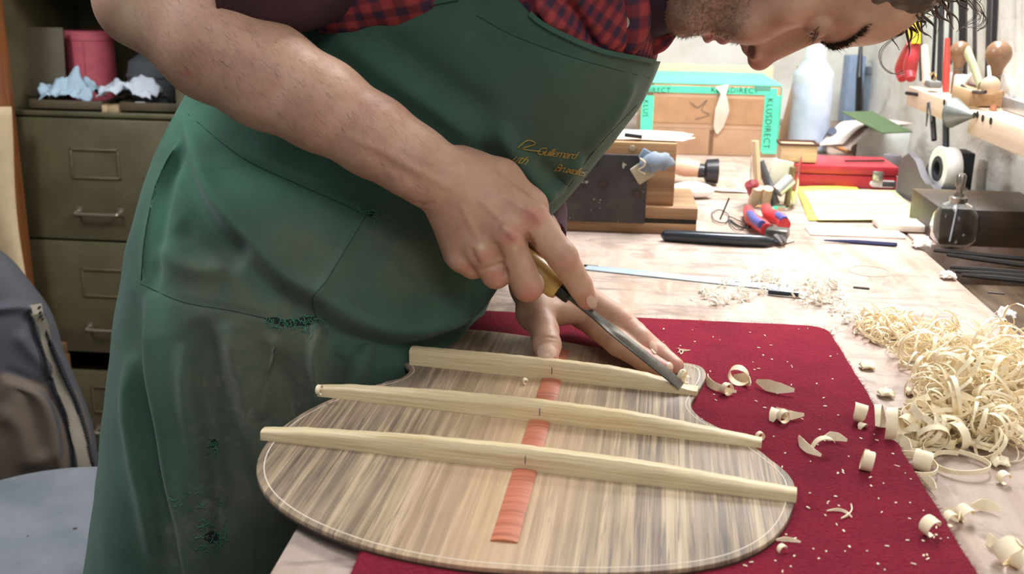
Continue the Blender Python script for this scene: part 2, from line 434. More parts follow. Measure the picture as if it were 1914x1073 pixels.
# paler sapwood near the centre seam
sx_ = m.n('ShaderNodeSeparateXYZ'); m.l(m.coord('UV'), sx_.inputs[0])
cen = m.ramp(m.math('ABSOLUTE', sx_.outputs[0]), [(0.0, (0.70, 0.70, 0.70)), (0.04, (0.40, 0.40, 0.40)), (0.09, (0, 0, 0))])
c = m.mix(cen, c, m.mix(a, s2l((176, 140, 104)), s2l((208, 178, 142))))
c = m.mix(m.math('MULTIPLY', wv, 0.16), c, (1, 0.96, 0.92), 'SOFT_LIGHT')
m.base(c); m.rough(0.5); m.set(Specular_IOR_Level=.3); m.bump(a, 0.12, 0.0004); M_rose = m.m
gp = thing('guitar_back', 'striped brown guitar back plate lying on the red mat with pale wooden braces', 'guitar part', (GC[0], GC[1], MZ))
pg = prism(oc, GZ-0.0036, GZ, 0.0008, 2)
obj('plate', pg, M_rose, gp, uv=guv(pg[0]))
pe = prism(cr(GC+(oc-GC)*1.0008, 1, True), GZ-0.0044, GZ-0.0030)
obj('dark_edge_layer', pe, plain('dark_veneer', (52, 44, 38), 0.5), gp, label='thin dark lower layer showing at the rim')
# pale scribed line inside the rim
def offset_poly(o_, d):
    t = np.roll(o_, -1, 0)-np.roll(o_, 1, 0); t /= np.linalg.norm(t, axis=1, keepdims=True)+1e-12
    return o_+np.stack([-t[:, 1], t[:, 0]], 1)*d*SGN
area_ = 0.5*np.sum(oc[:, 0]*np.roll(oc[:, 1], -1)-np.roll(oc[:, 0], -1)*oc[:, 1]); SGN = 1 if area_ > 0 else -1
os_ = oc.copy()
for _ in range(6): os_ = (np.roll(os_, 1, 0)+2*os_+np.roll(os_, -1, 0))/4
i0, i1 = offset_poly(os_, 0.0044), offset_poly(os_, 0.0052)
n_ = len(oc); V = np.concatenate([np.c_[i0, np.full(n_, GZ+0.00015)], np.c_[i1, np.full(n_, GZ+0.00015)]])
obj('rim_line', (V, [(i, (i+1) % n_, n_+(i+1) % n_, n_+i) for i in range(n_)]), plain('chalk_line', (214, 200, 180), 0.8, bump=0), gp)
# centre reinforcement strips (orange cross-grained wood), rounded top
m = NM('orange_crossgrain'); f = m.noise(m.coord('UV', (12, 260, 1)), 1.0, 4, 0.6, 0.6)
m.base(m.ramp(f, [(0.3, s2l((150, 84, 60))), (0.5, s2l((180, 104, 78))), (0.72, s2l((196, 124, 94)))])); m.rough(0.5); M_strip = m.m
def strip(p0, p1, w, name='centre_strip'):
    p0 = np.asarray(p0); p1 = np.asarray(p1); d = nrm(p1-p0); n2 = np.array([d[1], -d[0]])
    prof = [(-w/2, 0), (-w/2, 0.0008), (-w*0.32, 0.0017), (0, 0.0021), (w*0.32, 0.0017), (w/2, 0.0008), (w/2, 0)]
    V = [np.r_[p+n2*a, GZ+b] for p in (p0, p1) for a, b in prof]; k = len(prof)
    F = [(i, i+1, k+i+1, k+i) for i in range(k-1)]+[tuple(range(k))[::-1], tuple(range(k, 2*k))]
    V = np.array(V); obj(name, (V, F), M_strip, gp, smooth=30, uv=guv(V))
BR = [((487,823),(1488,940)), ((593,741),(1423,838)), ((765,682),(1303,740))]    # foot of the near face of each brace
bl = []
for (a, b) in BR: bl.append((G(*a, GZ)[:2], G(*b, GZ)[:2]))
def centre_at(i):                              # crossing of brace i with the seam
    a, b = bl[i]; d = b-a; t = np.linalg.solve(np.stack([d, -gax], 1), gb_-a); return gb_+gax*t[1]
cw = 0.0165; BW = 0.0135
cpts = [centre_at(i) for i in range(3)]
strip(G(942, 1014, GZ)[:2], cpts[0]+gax*0.002, cw)
strip(cpts[0]+gax*0.012, cpts[1]+gax*0.002, cw)
strip(cpts[1]+gax*0.012, cpts[2]+gax*0.002, cw)
strip(cpts[2]+gax*0.012, cpts[2]+gax*0.075, cw)
# braces
m = NM('pale_spruce'); f = m.noise(m.coord('UV', (14, 420, 1)), 1.0, 4, 0.6, 0.3); g = m.noise(m.coord('UV', (1, 1, 1)), 14, 3)
c = m.ramp(f, [(0.3, s2l((196, 172, 130))), (0.55, s2l((218, 198, 158))), (0.75, s2l((232, 216, 182)))])
c = m.mix(m.ramp(g, [(0.55, (0, 0, 0)), (0.75, (0.4, 0.4, 0.4))]), c, s2l((214, 176, 116)))
m.base(c); m.rough(0.5); m.bump(f, 0.1, 0.0003); M_spruce = m.m
def brace(i, hs, notes):
    a, b = bl[i]; d = nrm(b-a); n2 = np.array([-d[1], d[0]]); L = np.linalg.norm(b-a)
    if n2[1] < 0: n2 = -n2
    m_ = 60; V = []; uv = []
    for k in range(m_):
        t = k/(m_-1); h, sh, w = (np.interp(t, hs[0], hs[j]) for j in (1, 2, 3))
        prof = [(0, 0), (0, sh), (w*0.05, sh+(h-sh)*0.45), (w*0.20, sh+(h-sh)*0.86), (w*0.45, h), (w*0.75, sh+(h-sh)*0.80), (w*0.93, sh+(h-sh)*0.35), (w, sh), (w, 0)]
        wob = 0.00015*math.sin(k*1.7)+0.0001*math.sin(k*3.1)
        for q, (u_, z_) in enumerate(prof):
            p = a+d*(L*t)+n2*u_; V.append((p[0], p[1], GZ+z_+(wob if z_ > 0 else 0))); uv.append((L*t, u_+z_*1.0+i*0.3))
    K = 9; F = [(k*K+j, k*K+(j+1) % K, (k+1)*K+(j+1) % K, (k+1)*K+j) for k in range(m_-1) for j in range(K)]
    F = [f[::-1] for f in F]+[tuple(range(K)), tuple(range((m_-1)*K, m_*K))[::-1]]
    o = obj('brace', (np.array(V), F), M_spruce, gp, smooth=35, uv=np.array(uv), label=notes)
    # pencil mark at the seam
    c_ = centre_at(i); mk = box((0, 0, 0), (0.0005, 0.0003, 0.006), 0); ang = math.atan2(d[1], d[0])
    c3 = np.r_[c_-n2*0.00016, GZ+0.0085]
    obj('pencil_mark', xf(mk, c3, (0, 0, ang)), plain('graphite', (70, 62, 58), 0.6, bump=0), o)
    return o
brace(0, ([0, .08, .3, .5, .72, .93, 1], [.0075, .0105, .0150, .0165, .0150, .009, .0075], [.0055, .007, .0085, .0095, .0085, .006, .0058], [.011, .013, .014, .014, .014, .0125, .011]), 'longest brace, across the lower bout')
brace(1, ([0, .07, .3, .5, .72, .90, .97, 1], [.0075, .0105, .0150, .0165, .0150, .009, .0065, .0055], [.0055, .007, .0085, .0095, .0085, .006, .005, .0045], [.011, .013, .014, .014, .014, .0125, .011, .010]), 'middle brace with a torn fibre at its left end')
brace(2, ([0, .1, .3, .55, .70, .82, .92, .965, 1], [.0150, .0155, .0165, .0170, .0160, .0130, .0080, .0048, .0042], [.0120, .0115, .0110, .0110, .0110, .0095, .0070, .0044, .0038], [.014, .014, .014, .014, .014, .014, .0135, .013, .013]), 'shortest brace, its right end being carved thin')
# ================================================================== SDF engine (continuous organic surfaces)
class Sdf:
    def __init__(s, lo, hi, h):
        s.lo = np.array(lo, np.float32); s.h = h
        s.n = np.ceil((np.array(hi)-np.array(lo))/h).astype(int)+1
        s.F = np.full(s.n, 60.0*h, np.float32)
        s.ax = [s.lo[i]+h*np.arange(s.n[i], dtype=np.float32) for i in range(3)]
    def _win(s, lo, hi, m):
        a = np.maximum(np.floor((np.array(lo)-m-s.lo)/s.h).astype(int), 0); b = np.minimum(np.ceil((np.array(hi)+m-s.lo)/s.h).astype(int)+1, s.n)
        if np.any(a >= b): return None
        sl = tuple(slice(a[i], b[i]) for i in range(3))
        return sl, [s.ax[0][sl[0]][:, None, None], s.ax[1][sl[1]][None, :, None], s.ax[2][sl[2]][None, None, :]]
    def _put(s, sl, d, k, sub):
        A = s.F[sl]
        if sub:
            d = -d; hh = np.maximum(k-np.abs(A-d), 0)/max(k, 1e-6); s.F[sl] = np.maximum(A, d)+hh*hh*k*0.25
        else:
            hh = np.maximum(k-np.abs(A-d), 0)/max(k, 1e-6); s.F[sl] = np.minimum(A, d)-hh*hh*k*0.25
    def cone(s, a, b, ra, rb, k=0.004, sub=False):
        a = np.array(a, float); b = np.array(b, float); R = max(ra, rb)
        w = s._win(np.minimum(a, b)-R, np.maximum(a, b)+R, k+4*s.h)
        if w is None: return s
        sl, X = w; ab = b-a; L2 = max(ab@ab, 1e-9)
        t = np.clip(((X[0]-a[0])*ab[0]+(X[1]-a[1])*ab[1]+(X[2]-a[2])*ab[2])/L2, 0, 1)
        d = np.sqrt((X[0]-a[0]-t*ab[0])**2+(X[1]-a[1]-t*ab[1])**2+(X[2]-a[2]-t*ab[2])**2)-(ra+(rb-ra)*t)
        s._put(sl, d.astype(np.float32), k, sub); return s
    def chain(s, pts, rs, k=0.004):
        for i in range(len(pts)-1): s.cone(pts[i], pts[i+1], rs[i], rs[i+1], k)
        return s
    def ell(s, c, r, k=0.004, R=None, sub=False):
        c = np.array(c, float); r = np.array(r, float); m = r.max()
        w = s._win(c-m, c+m, k+4*s.h)
        if w is None: return s
        sl, X = w; q = [X[i]-c[i] for i in range(3)]
        if R is not None: R = np.array(R); q = [q[0]*R[0, i]+q[1]*R[1, i]+q[2]*R[2, i] for i in range(3)]
        k0 = np.sqrt((q[0]/r[0])**2+(q[1]/r[1])**2+(q[2]/r[2])**2)
        k1 = np.sqrt((q[0]/r[0]**2)**2+(q[1]/r[1]**2)**2+(q[2]/r[2]**2)**2)
        d = k0*(k0-1)/np.maximum(k1, 1e-6)
        s._put(sl, d.astype(np.float32), k, sub); return s
    def mesh(s, smooth=2):
        F = s.F; h = s.h; S = F < 0
        c = [S[i:S.shape[0]-1+i, j:S.shape[1]-1+j, k:S.shape[2]-1+k] for i in (0, 1) for j in (0, 1) for k in (0, 1)]
        cnt = sum(x.astype(np.int8) for x in c); act = (cnt > 0) & (cnt < 8)
        I = np.argwhere(act); idx = np.full(act.shape, -1, np.int32); idx[act] = np.arange(len(I))
        P_ = np.zeros((len(I), 3)); N_ = np.zeros(len(I))
        cor = [(i, j, k) for i in (0, 1) for j in (0, 1) for k in (0, 1)]
        val = {q: F[I[:, 0]+q[0], I[:, 1]+q[1], I[:, 2]+q[2]] for q in cor}
        for a in cor:
            for ax in range(3):
                if a[ax] == 1: continue
                b = list(a); b[ax] = 1; b = tuple(b); va, vb = val[a], val[b]
                m_ = (va < 0) != (vb < 0); t = va[m_]/(va[m_]-vb[m_])
                q = np.tile(np.array(a, float), (m_.sum(), 1)); q[:, ax] += t; P_[m_] += q; N_[m_] += 1
        V = s.lo+(I+P_/N_[:, None])*h
        fs = []
        for ax in range(3):
            o1, o2 = [(1, 2), (2, 0), (0, 1)][ax]
            A = np.take(S, range(S.shape[ax]-1), ax); B = np.take(S, range(1, S.shape[ax]), ax)
            E = np.argwhere(A != B); E = E[(E[:, o1] > 0) & (E[:, o2] > 0) & (E[:, o1] < S.shape[o1]-1) & (E[:, o2] < S.shape[o2]-1)]
            ins = A[E[:, 0], E[:, 1], E[:, 2]]
            def cell(d1, d2):
                q = E.copy(); q[:, o1] -= d1; q[:, o2] -= d2; return idx[q[:, 0], q[:, 1], q[:, 2]]
            f = np.stack([cell(1, 1), cell(0, 1), cell(0, 0), cell(1, 0)], -1); f[~ins] = f[~ins][:, ::-1]; fs.append(f)
        Fq = np.concatenate(fs)
        for _ in range(smooth): V = lap(V, Fq, 0.5)
        return V, Fq
def lap(V, Fq, w):
    A = np.zeros_like(V); n = np.zeros(len(V))
    for a in range(4):
        for b in ((a+1) % 4, (a+3) % 4):
            for c in range(3): A[:, c] += np.bincount(Fq[:, a], V[Fq[:, b], c], len(V))
            n += np.bincount(Fq[:, a], minlength=len(V))
    return V*(1-w)+w*A/np.maximum(n, 1)[:, None]
def normals(V, Fq):
    n = np.cross(V[Fq[:, 2]]-V[Fq[:, 0]], V[Fq[:, 3]]-V[Fq[:, 1]]); N = np.zeros_like(V)
    for a in range(4):
        for c in range(3): N[:, c] += np.bincount(Fq[:, a], n[:, c], len(V))
    return N/np.maximum(np.linalg.norm(N, axis=1, keepdims=True), 1e-12)
def pdist(p, poly):
    """distance, signed side and running fraction of 2D points to a polyline"""
    poly = np.asarray(poly, float); best = np.full(len(p), 1e9); sd = np.zeros(len(p)); fr = np.zeros(len(p))
    L = np.r_[0, np.cumsum(np.linalg.norm(np.diff(poly, axis=0), axis=1))]
    for i in range(len(poly)-1):
        a, b = poly[i], poly[i+1]; ab = b-a; t = np.clip(((p-a)@ab)/max(ab@ab, 1e-9), 0, 1)
        q = p-a-t[:, None]*ab; d = np.linalg.norm(q, axis=1); s_ = np.sign(ab[0]*q[:, 1]-ab[1]*q[:, 0])
        m_ = d < best; best[m_] = d[m_]; sd[m_] = s_[m_]; fr[m_] = ((L[i]+t*(L[i+1]-L[i]))/L[-1])[m_]
    return best, sd, fr
def sculpt(V, Fq, strokes, ymax=None):
    """work real relief into a surface: each stroke = (profile, pixel polyline, width px, height m)"""
    for kind, poly, w, hgt in strokes:
        N = normals(V, Fq); pp = proj(V); view = V-CAM; view /= np.linalg.norm(view, axis=1, keepdims=True)
        front = (N*view).sum(1) < 0.05
        poly = cr(poly, 6) if len(poly) > 2 else np.asarray(poly, float)
        q_ = w*(14 if kind == 'flap' else 5); lo = poly.min(0)-q_; hi = poly.max(0)+q_
        m_ = front & np.all((pp > lo) & (pp < hi), axis=1)
        if not m_.any(): continue
        d, sd, fr = pdist(pp[m_], poly); falloff = np.clip(np.minimum(fr, 1-fr)*7, 0, 1)**0.7
        if kind == 'ridge': a = np.exp(-(d/w)**2)
        elif kind == 'groove': a = -np.exp(-(d/w)**2)
        elif kind == 'step':                      # raised on the right-hand side of the stroke's direction, soft decay away
            x = d*sd; a = 1/(1+np.exp(-x/(w*0.25)))*np.exp(-(np.maximum(x, 0)/(w*4))**2)-0.35*np.exp(-((x+w*0.8)/w)**2)
        elif kind == 'flap': x = d*sd; a = 1/(1+np.exp(-np.clip(x/(w*0.5), -30, 30)))*(0.5+0.5*np.exp(-(np.maximum(x, 0)/(w*3))**2))*np.exp(-(np.maximum(x, 0)/(w*12))**2)-0.45*np.exp(-((x+w*2.5)/(w*3))**2)
        V = V.copy(); V[m_] += N[m_]*(a*falloff*hgt)[:, None]
    return V
def join(*gs):
    V = []; F = []; n = 0
    for v, f in gs: V.append(v); F.append(np.asarray(f)+n); n += len(v)
    return np.concatenate(V), np.concatenate(F)

# ================================================================== PERSON
# ---- torso / apron loft : (back edge px, belly edge px, centre depth Y, half depth)
SEC = [((60, 1560), (500, 1560), 1.05, .150), ((150, 1300), (530, 1300), 1.03, .160), ((212, 1073), (570, 1073), 1.00, .168), ((240, 880), (640, 900), 1.0, .170),
       ((268, 660), (748, 750), 1.003, .172), ((280, 510), (832, 662), 1.003, .172), ((304, 370), (884, 606), 1.01, .172), ((350, 240), (918, 532), 1.035, .172),
       ((420, 120), (985, 440), 1.07, .170), ((520, -10), (1040, 376), 1.08, .168), ((640, -110), (1112, 285), 1.08, .172), ((760, -190), (1190, 196), 1.08, .180),
       ((850, -250), (1228, 100), 1.08, .186), ((930, -300), (1235, 20), 1.08, .175), ((1010, -330), (1230, -60), 1.08, .13)]
def loft_secs(SEC, nv, nu, ex=2.55, grow=0.0):
    C_ = []; E_ = []; D_ = []
    for A, B, Y, d in SEC:
        a, b = P(*A, Y), P(*B, Y); C_.append((a+b)/2); E_.append((b-a)/2); D_.append([d, 0, 0])
    def rs(x): x = cr(x, 12); i = np.linspace(0, len(x)-1, nv); j = np.minimum(i.astype(int), len(x)-2); f = (i-j)[:, None]; return x[j]*(1-f)+x[j+1]*f
    C_, E_, D_ = rs(np.array(C_)), rs(np.array(E_)), rs(np.array(D_))[:, 0]
    a = np.linspace(0, 2*math.pi, nu, endpoint=False); ca, sa = np.cos(a), np.sin(a)
    cx = np.sign(ca)*np.abs(ca)**(2/ex); sy = np.sign(sa)*np.abs(sa)**(2/ex)
    E2 = E_*(1+grow/np.linalg.norm(E_, axis=1, keepdims=True))
    Pts = C_[:, None, :]+E2[:, None, :]*cx[None, :, None]; Pts[:, :, 1] -= (D_[:, None]+grow)*sy[None, :]
    Ln = np.r_[0, np.cumsum(np.linalg.norm(np.diff(C_, axis=0), axis=1))]
    rad = 0.5*(np.linalg.norm(E_, axis=1)+D_)
    U = np.repeat(Ln[:, None], nu, 1); Wv = a[None, :]*np.full((nv, 1), 0.24)
    return Pts, np.stack([U.ravel(), Wv.ravel()], 1)
tp, tuvw = loft_secs(SEC, 330, 420)
TV, TF = gridgeo(tp, True); TF = TF[:, ::-1].copy()
# relief of the cloth
FOLD = [
 ('flap', [(950, 505), (934, 530), (871, 589), (812, 623), (736, 627), (651, 606), (584, 564), (533, 537), (474, 480), (390, 379), (340, 244), (330, 215)], 9, 0.024),
 ('flap', [(352, 1140), (334, 1020), (308, 880), (290, 760), (272, 640), (264, 545)], 9, 0.017),
 ('ridge', [(300, 1073), (275, 930), (250, 800), (246, 660)], 16, 0.007),
 ('ridge', [(262, 520), (275, 420), (300, 330), (335, 260)], 5, 0.004),
 ('groove', [(285, 540), (296, 430), (318, 330), (345, 270)], 9, 0.006),
 ('ridge', [(300, 455), (330, 490), (380, 505), (430, 500)], 22, 0.004),
 ('ridge', [(592, 600), (588, 680), (602, 760), (606, 850)], 12, 0.007),
 ('groove', [(640, 640), (636, 740), (628, 840)], 18, 0.007),
 ('ridge', [(690, 640), (668, 700), (650, 760)], 12, 0.005),
 ('ridge', [(520, 625), (505, 700), (490, 780)], 10, 0.005),
 ('groove', [(330, 420), (370, 455), (420, 470), (460, 490)], 24, 0.006),
 ('ridge', [(420, 600), (450, 700), (470, 800), (520, 930)], 22, 0.006),
 ('groove', [(370, 600), (392, 720), (400, 860), (420, 1000)], 22, 0.006),
 ('ridge', [(340, 640), (352, 760), (372, 900), (392, 1060)], 16, 0.005),
 ('groove', [(500, 640), (540, 740), (560, 860), (560, 980)], 24, 0.006),
 ('ridge', [(345, 205), (450, 285), (560, 338), (640, 372), (690, 398)], 5, 0.0035),
 ('ridge', [(690, 400), (655, 455), (615, 520), (588, 562)], 4, 0.003),
 ('groove', [(262, 528), (340, 562), (430, 578), (520, 596), (592, 590)], 3, 0.0022),
 ('groove', [(590, 562), (600, 600)], 5, 0.003),
 ('ridge', [(930, 235), (962, 290), (1000, 340), (1024, 378)], 16, 0.009),
 ('groove', [(890, 270), (940, 330), (985, 372)], 14, 0.007),
 ('groove', [(1000, 300), (1040, 330), (1066, 352)], 10, 0.004),
 ('ridge', [(1085, 290), (1040, 352), (1005, 385)], 10, 0.005),
 ('ridge', [(700, 470), (760, 540), (830, 580), (880, 580)], 26, 0.006),
 ('groove', [(660, 540), (720, 590), (790, 604)], 18, 0.005),
 ('ridge', [(620, 60), (700, 120), (820, 210), (900, 270)], 24, 0.006),
 ('groove', [(700, 60), (820, 150), (930, 220)], 26, 0.005),
 ('groove', [(885, 25), (960, 62), (1080, 105), (1215, 140)], 3, 0.0012),
 ('ridge', [(1190, 150), (1150, 220), (1090, 280)], 12, 0.004)]
AV, _ = gridgeo(loft_secs(SEC, 330, 420, grow=0.006)[0], True)
AV = sculpt(AV, TF, [(k_, q_, w_, h_*(1.0 if k_ == 'flap' else 1.9 if max(y_ for x_, y_ in q_) > 700 else 1.3 if k_ != 'groove' else 1.0)) for k_, q_, w_, h_ in FOLD])
AV = lap(AV, TF, .5); AV = lap(AV, TF, .5)
Nn = normals(AV, TF)
AV += Nn*np.array([MN.noise(Vector((v[0]*11, v[1]*11, v[2]*4.5)))*0.006+MN.noise(Vector(v*26))*0.0014 for v in AV])[:, None]
pp = proj(AV)
# the apron bib ends at a hem; above it the shirt shows
HEM = np.array([(-900, 200), (300, 160), (470, 96), (560, 66), (620, 54), (705, 26), (790, 6), (862, -8), (886, -60), (925, -60), (968, 0), (1002, 34), (1060, 66), (1130, 94), (1226, 114), (1500, 150)], float)
hx = np.interp(pp[:, 0], HEM[:, 0], HEM[:, 1])
below = pp[:, 1] > hx
keep = below[TF].any(1)
# trim: pull the outermost ring of kept vertices exactly onto the hem line
AFc = TF[keep]
used_ = np.unique(AFc); mp_ = np.full(len(AV), -1); mp_[used_] = np.arange(len(used_)); AV2 = AV[used_]; AF2 = mp_[AFc]
p2 = pp[used_]; h2_ = hx[used_]; over = p2[:, 1] < h2_
for it in range(3):
    for i in np.where(over)[0]:
        d = (h2_[i]-proj(AV2[i:i+1])[0, 1])*mpp(AV2[i]); AV2[i, 2] -= d*0.9
m = NM('green_canvas'); v = m.coord()
f = m.noise(v, 7, 6, 0.65, 0.4); wv_ = m.noise(v, 900, 2, 0.5); n3 = m.noise(v, 26, 6, 0.7, 0.6)
c = m.ramp(f, [(0.3, s2l((50, 76, 63))), (0.55, s2l((58, 88, 73))), (0.75, s2l((70, 100, 85)))])
c = m.mix(m.attr('falloff'), c, s2l((92, 150, 124)))  # lighter green on the hip: light from upper left put into the colour
st = m.math('MULTIPLY', m.attr('stain'), m.ramp(n3, [(0.32, (0.15, 0.15, 0.15)), (0.58, (1, 1, 1))]))
c = m.mix(st, c, s2l((116, 104, 88)))
ch = m.math('MULTIPLY', m.math('MULTIPLY', m.attr('chalk'), 0.75), m.ramp(m.noise(v, 60, 6, 0.75, 0.8), [(0.50, (0, 0, 0)), (0.66, (1, 1, 1))]))
c = m.mix(ch, c, s2l((168, 166, 148)))
c = m.mix(m.attr('bleach'), c, s2l((80, 90, 78)))
m.base(c); m.rough(0.9); m.set(Sheen_Weight=0.12, Specular_IOR_Level=0.15)
m.bump(m.math('ADD', wv_, m.math('MULTIPLY', n3, 0.6)), 0.35, 0.0008); M_apron = m.m
def blob(pp, items):
    r = np.zeros(len(pp))
    for x, y, rx, ry, s in items: r = np.maximum(r, s*np.exp(-((pp[:, 0]-x)/rx)**2-((pp[:, 1]-y)/ry)**2))
    return r
pp = proj(AV2)
falloff = blob(pp, [(350, 230, 60, 70, .55), (400, 330, 130, 70, .35), (520, 340, 90, 60, .25), (300, 420, 30, 130, .35), (300, 600, 26, 160, .30), (330, 900, 20, 200, .25)])  # mask of painted light on upper hip and flap edge
stain = blob(pp, [(760, 480, 90, 80, .4), (600, 480, 80, 60, .35), (480, 700, 150, 170, .85), (400, 520, 90, 60, .5), (470, 900, 120, 140, .6), (350, 1000, 60, 90, .6), (560, 460, 80, 70, .35), (720, 450, 60, 60, .3)])
chalk = blob(pp, [(430, 730, 60, 60, .8), (470, 770, 40, 60, .9), (430, 800, 70, 60, .6), (330, 1000, 40, 50, .5), (400, 930, 50, 60, .5), (560, 770, 40, 60, .4)])
bleach = blob(pp, [(430, 760, 130, 260, .65), (640, 520, 160, 90, .5), (460, 980, 120, 160, .6), (1000, 200, 150, 120, .5), (1120, 150, 90, 60, .5), (900, 120, 160, 100, .25)])
PERS = thing('person', 'bearded man in a green work apron leaning over the bench, carving a brace', 'person', (-0.33, 1.06, 0))
apron = obj('apron', (AV2, AF2), M_apron, PERS, smooth=180, col=dict(falloff=falloff, stain=stain, chalk=chalk, bleach=bleach))
BV = BVHTree.FromPolygons([Vector(v) for v in AV2.tolist()], [tuple(f) for f in AF2.tolist()])
def S(px, py, off=0.001, bvh=None):
    b = bvh or BV; r = ray(px, py); h = b.ray_cast(Vector(CAM), Vector(r))
    if h[0] is None: return None
    n = np.array(h[1]); n = n if n@r < 0 else -n
    return np.array(h[0])+n*off
def srib(poly, w, off, th, seg=5, bvh=None):
    """narrow band lying on the surface along a pixel polyline"""
    pl = cr(poly, seg) if len(poly) > 2 else np.linspace(poly[0], poly[1], 20)
    pts = [S(x, y, off, bvh) for x, y in pl]; pts = np.array([p for p in pts if p is not None])
    nn = CAM-pts; T = np.gradient(pts, axis=0); wd_ = np.cross(nn, T)
    return ribbon(pts, wd_, w, th)
def stub(poly, r, off, seg=5, n=6, bvh=None):
    pl = cr(poly, seg) if len(poly) > 2 else np.linspace(poly[0], poly[1], 12)
    pts = [S(x, y, off, bvh) for x, y in pl]; pts = np.array([p for p in pts if p is not None])
    return tube(pts, r, n)
M_seam = plain('green_thread', (30, 62, 48), 0.9, bump=0); M_hem = M_apron
obj('bib_hem', srib([(975, 4), (1004, 37), (1060, 68), (1130, 96), (1222, 114)], 0.004, 0.0008, 0.003), M_hem, apron)
obj('bib_hem', srib([(545, 70), (620, 53), (705, 27), (790, 8), (858, -5)], 0.004, 0.0008, 0.003), M_hem, apron)
for sm in ([(890, 28), (960, 66), (1080, 110), (1214, 146)], [(262, 530), (340, 564), (430, 580), (520, 598), (590, 592)], [(264, 524), (270, 450), (290, 350), (322, 285)], [(352, 214), (450, 293), (560, 346), (640, 381), (684, 404)],
           [(684, 404), (650, 460), (610, 525), (584, 560), (596, 606)], [(1190, 196), (1112, 280), (1062, 350)]):
    obj('seam', stub(sm, 0.0004, 0.0002), M_seam, apron)
# torn places: dark hole, frayed threads
M_hole = plain('tear_shadow', (22, 30, 26), 1.0, bump=0)
def hole(cx, cy, rx, ry, n=14):
    pts = []
    for i in range(n):
        a = 2*math.pi*i/n; k = 0.75+0.5*random.random(); pts.append(S(cx+rx*k*math.cos(a), cy+ry*k*math.sin(a), 0.0006))
    c_ = S(cx, cy, 0.0006); V = np.array([c_]+pts); return V, [(0, 1+(i+1) % n, 1+i) for i in range(n)]
obj('tear', merge(hole(545, 604, 34, 7), hole(570, 600, 16, 8), hole(510, 598, 16, 5)), M_hole, apron)
obj('tear', hole(400, 828, 7, 8), M_hole, apron); obj('tear', hole(396, 1004, 14, 10), M_hole, apron); obj('tear', hole(692, 400, 8, 5), M_hole, apron)
fr = []
for cx, cy, sx, sy, nn_ in ((545, 604, 48, 12, 46), (396, 1000, 26, 30, 44), (400, 828, 8, 10, 12), (692, 402, 24, 12, 16), (380, 935, 50, 14, 16), (350, 920, 6, 12, 4)):
    for _ in range(nn_):
        x, y = cx+random.uniform(-1, 1)*sx, cy+random.uniform(-1, 1)*sy; a = random.uniform(0, 6.28); L = random.uniform(5, 16)
        q = [(x, y), (x+L*.5*math.cos(a), y+L*.5*math.sin(a)+2), (x+L*math.cos(a+.6), y+L*math.sin(a+.6)+3)]
        try: fr.append(stub(q, 0.00035, random.uniform(0.001, 0.003), 3, 4))
        except Exception: pass
ft = obj('frayed_threads', merge(*fr), plain('frayed_thread', (64, 118, 92), 0.95, bump=0), apron); ft['kind'] = 'stuff'
# embroidery
def text_geo(s, shear=0.35, spacing=0.92):
    cu = bpy.data.curves.new('tmp_text', 'FONT'); cu.body = s; cu.shear = shear; cu.space_character = spacing; cu.extrude = 0; cu.resolution_u = 3
    o = bpy.data.objects.new('tmp_text', cu); COL.objects.link(o); dg = bpy.context.evaluated_depsgraph_get()
    me = bpy.data.meshes.new_from_object(o.evaluated_get(dg)); V = np.array([v.co[:] for v in me.vertices]); F = [tuple(p.vertices) for p in me.polygons]
    bpy.data.objects.remove(o); bpy.data.curves.remove(cu); bpy.data.meshes.remove(me); return V, F
M_gold = plain('gold_thread', (150, 128, 52), 0.6, bump=0.3, nscale=300)
def embroider(s, org, ex, size, **k):
    V, F = text_geo(s, **k); ex = np.array(nrm(ex))*size; ey = np.array([ex[1], -ex[0]]); out = []
    for v in V:
        q = np.array(org)+ex*v[0]+ey*v[1]; p = S(q[0], q[1], 0.0009); out.append(p if p is not None else S(*org, 0.0009))
    obj('embroidery', (np.array(out), F), M_gold, apron, smooth=0)
embroider('Guillemard', (1000, 287), (1, .13), 21, shear=0.5, spacing=0.8)
embroider('Luth', (945, 297), (1, .30), 23, shear=0.5, spacing=0.9)
embroider('Bruxelles', (1034, 317), (1, .20), 20, shear=0.5, spacing=0.8)
obj('embroidery', stub([(966, 276), (985, 262), (1000, 268), (975, 278), (1010, 282)], .0005, .0009), M_gold, apron)

# ---- shirt: red and navy check, torso piece above the bib
m = NM('red_navy_check')
def stripe(ax, freq):
    sp = m.n('ShaderNodeSeparateXYZ'); m.l(m.coord('UV'), sp.inputs[0])
    return m.math('MULTIPLY_ADD' if False else 'ADD', m.math('MULTIPLY', m.math('SINE', m.math('MULTIPLY', sp.outputs[ax], freq)), 0.5), 0.5)
wob_ = m.noise(m.coord(), 40, 3)
a = m.ramp(stripe(0, 2*math.pi/0.0165), [(0.30, (0, 0, 0)), (0.75, (1, 1, 1))]); b = m.ramp(stripe(1, 2*math.pi/0.0165), [(0.30, (0, 0, 0)), (0.75, (1, 1, 1))])
both = m.math('MULTIPLY', a, b); one = m.math('MAXIMUM', a, b)
c = m.mix(one, s2l((160, 66, 64)), s2l((116, 50, 56))); c = m.mix(both, c, s2l((52, 46, 62)))
c = m.mix(m.math('MULTIPLY', wob_, 0.4), c, s2l((90, 50, 60)))
m.base(c); m.rough(0.9); m.bump(m.noise(m.coord(), 700, 2), 0.3, 0.0006); m.set(Specular_IOR_Level=0.15); M_check = m.m
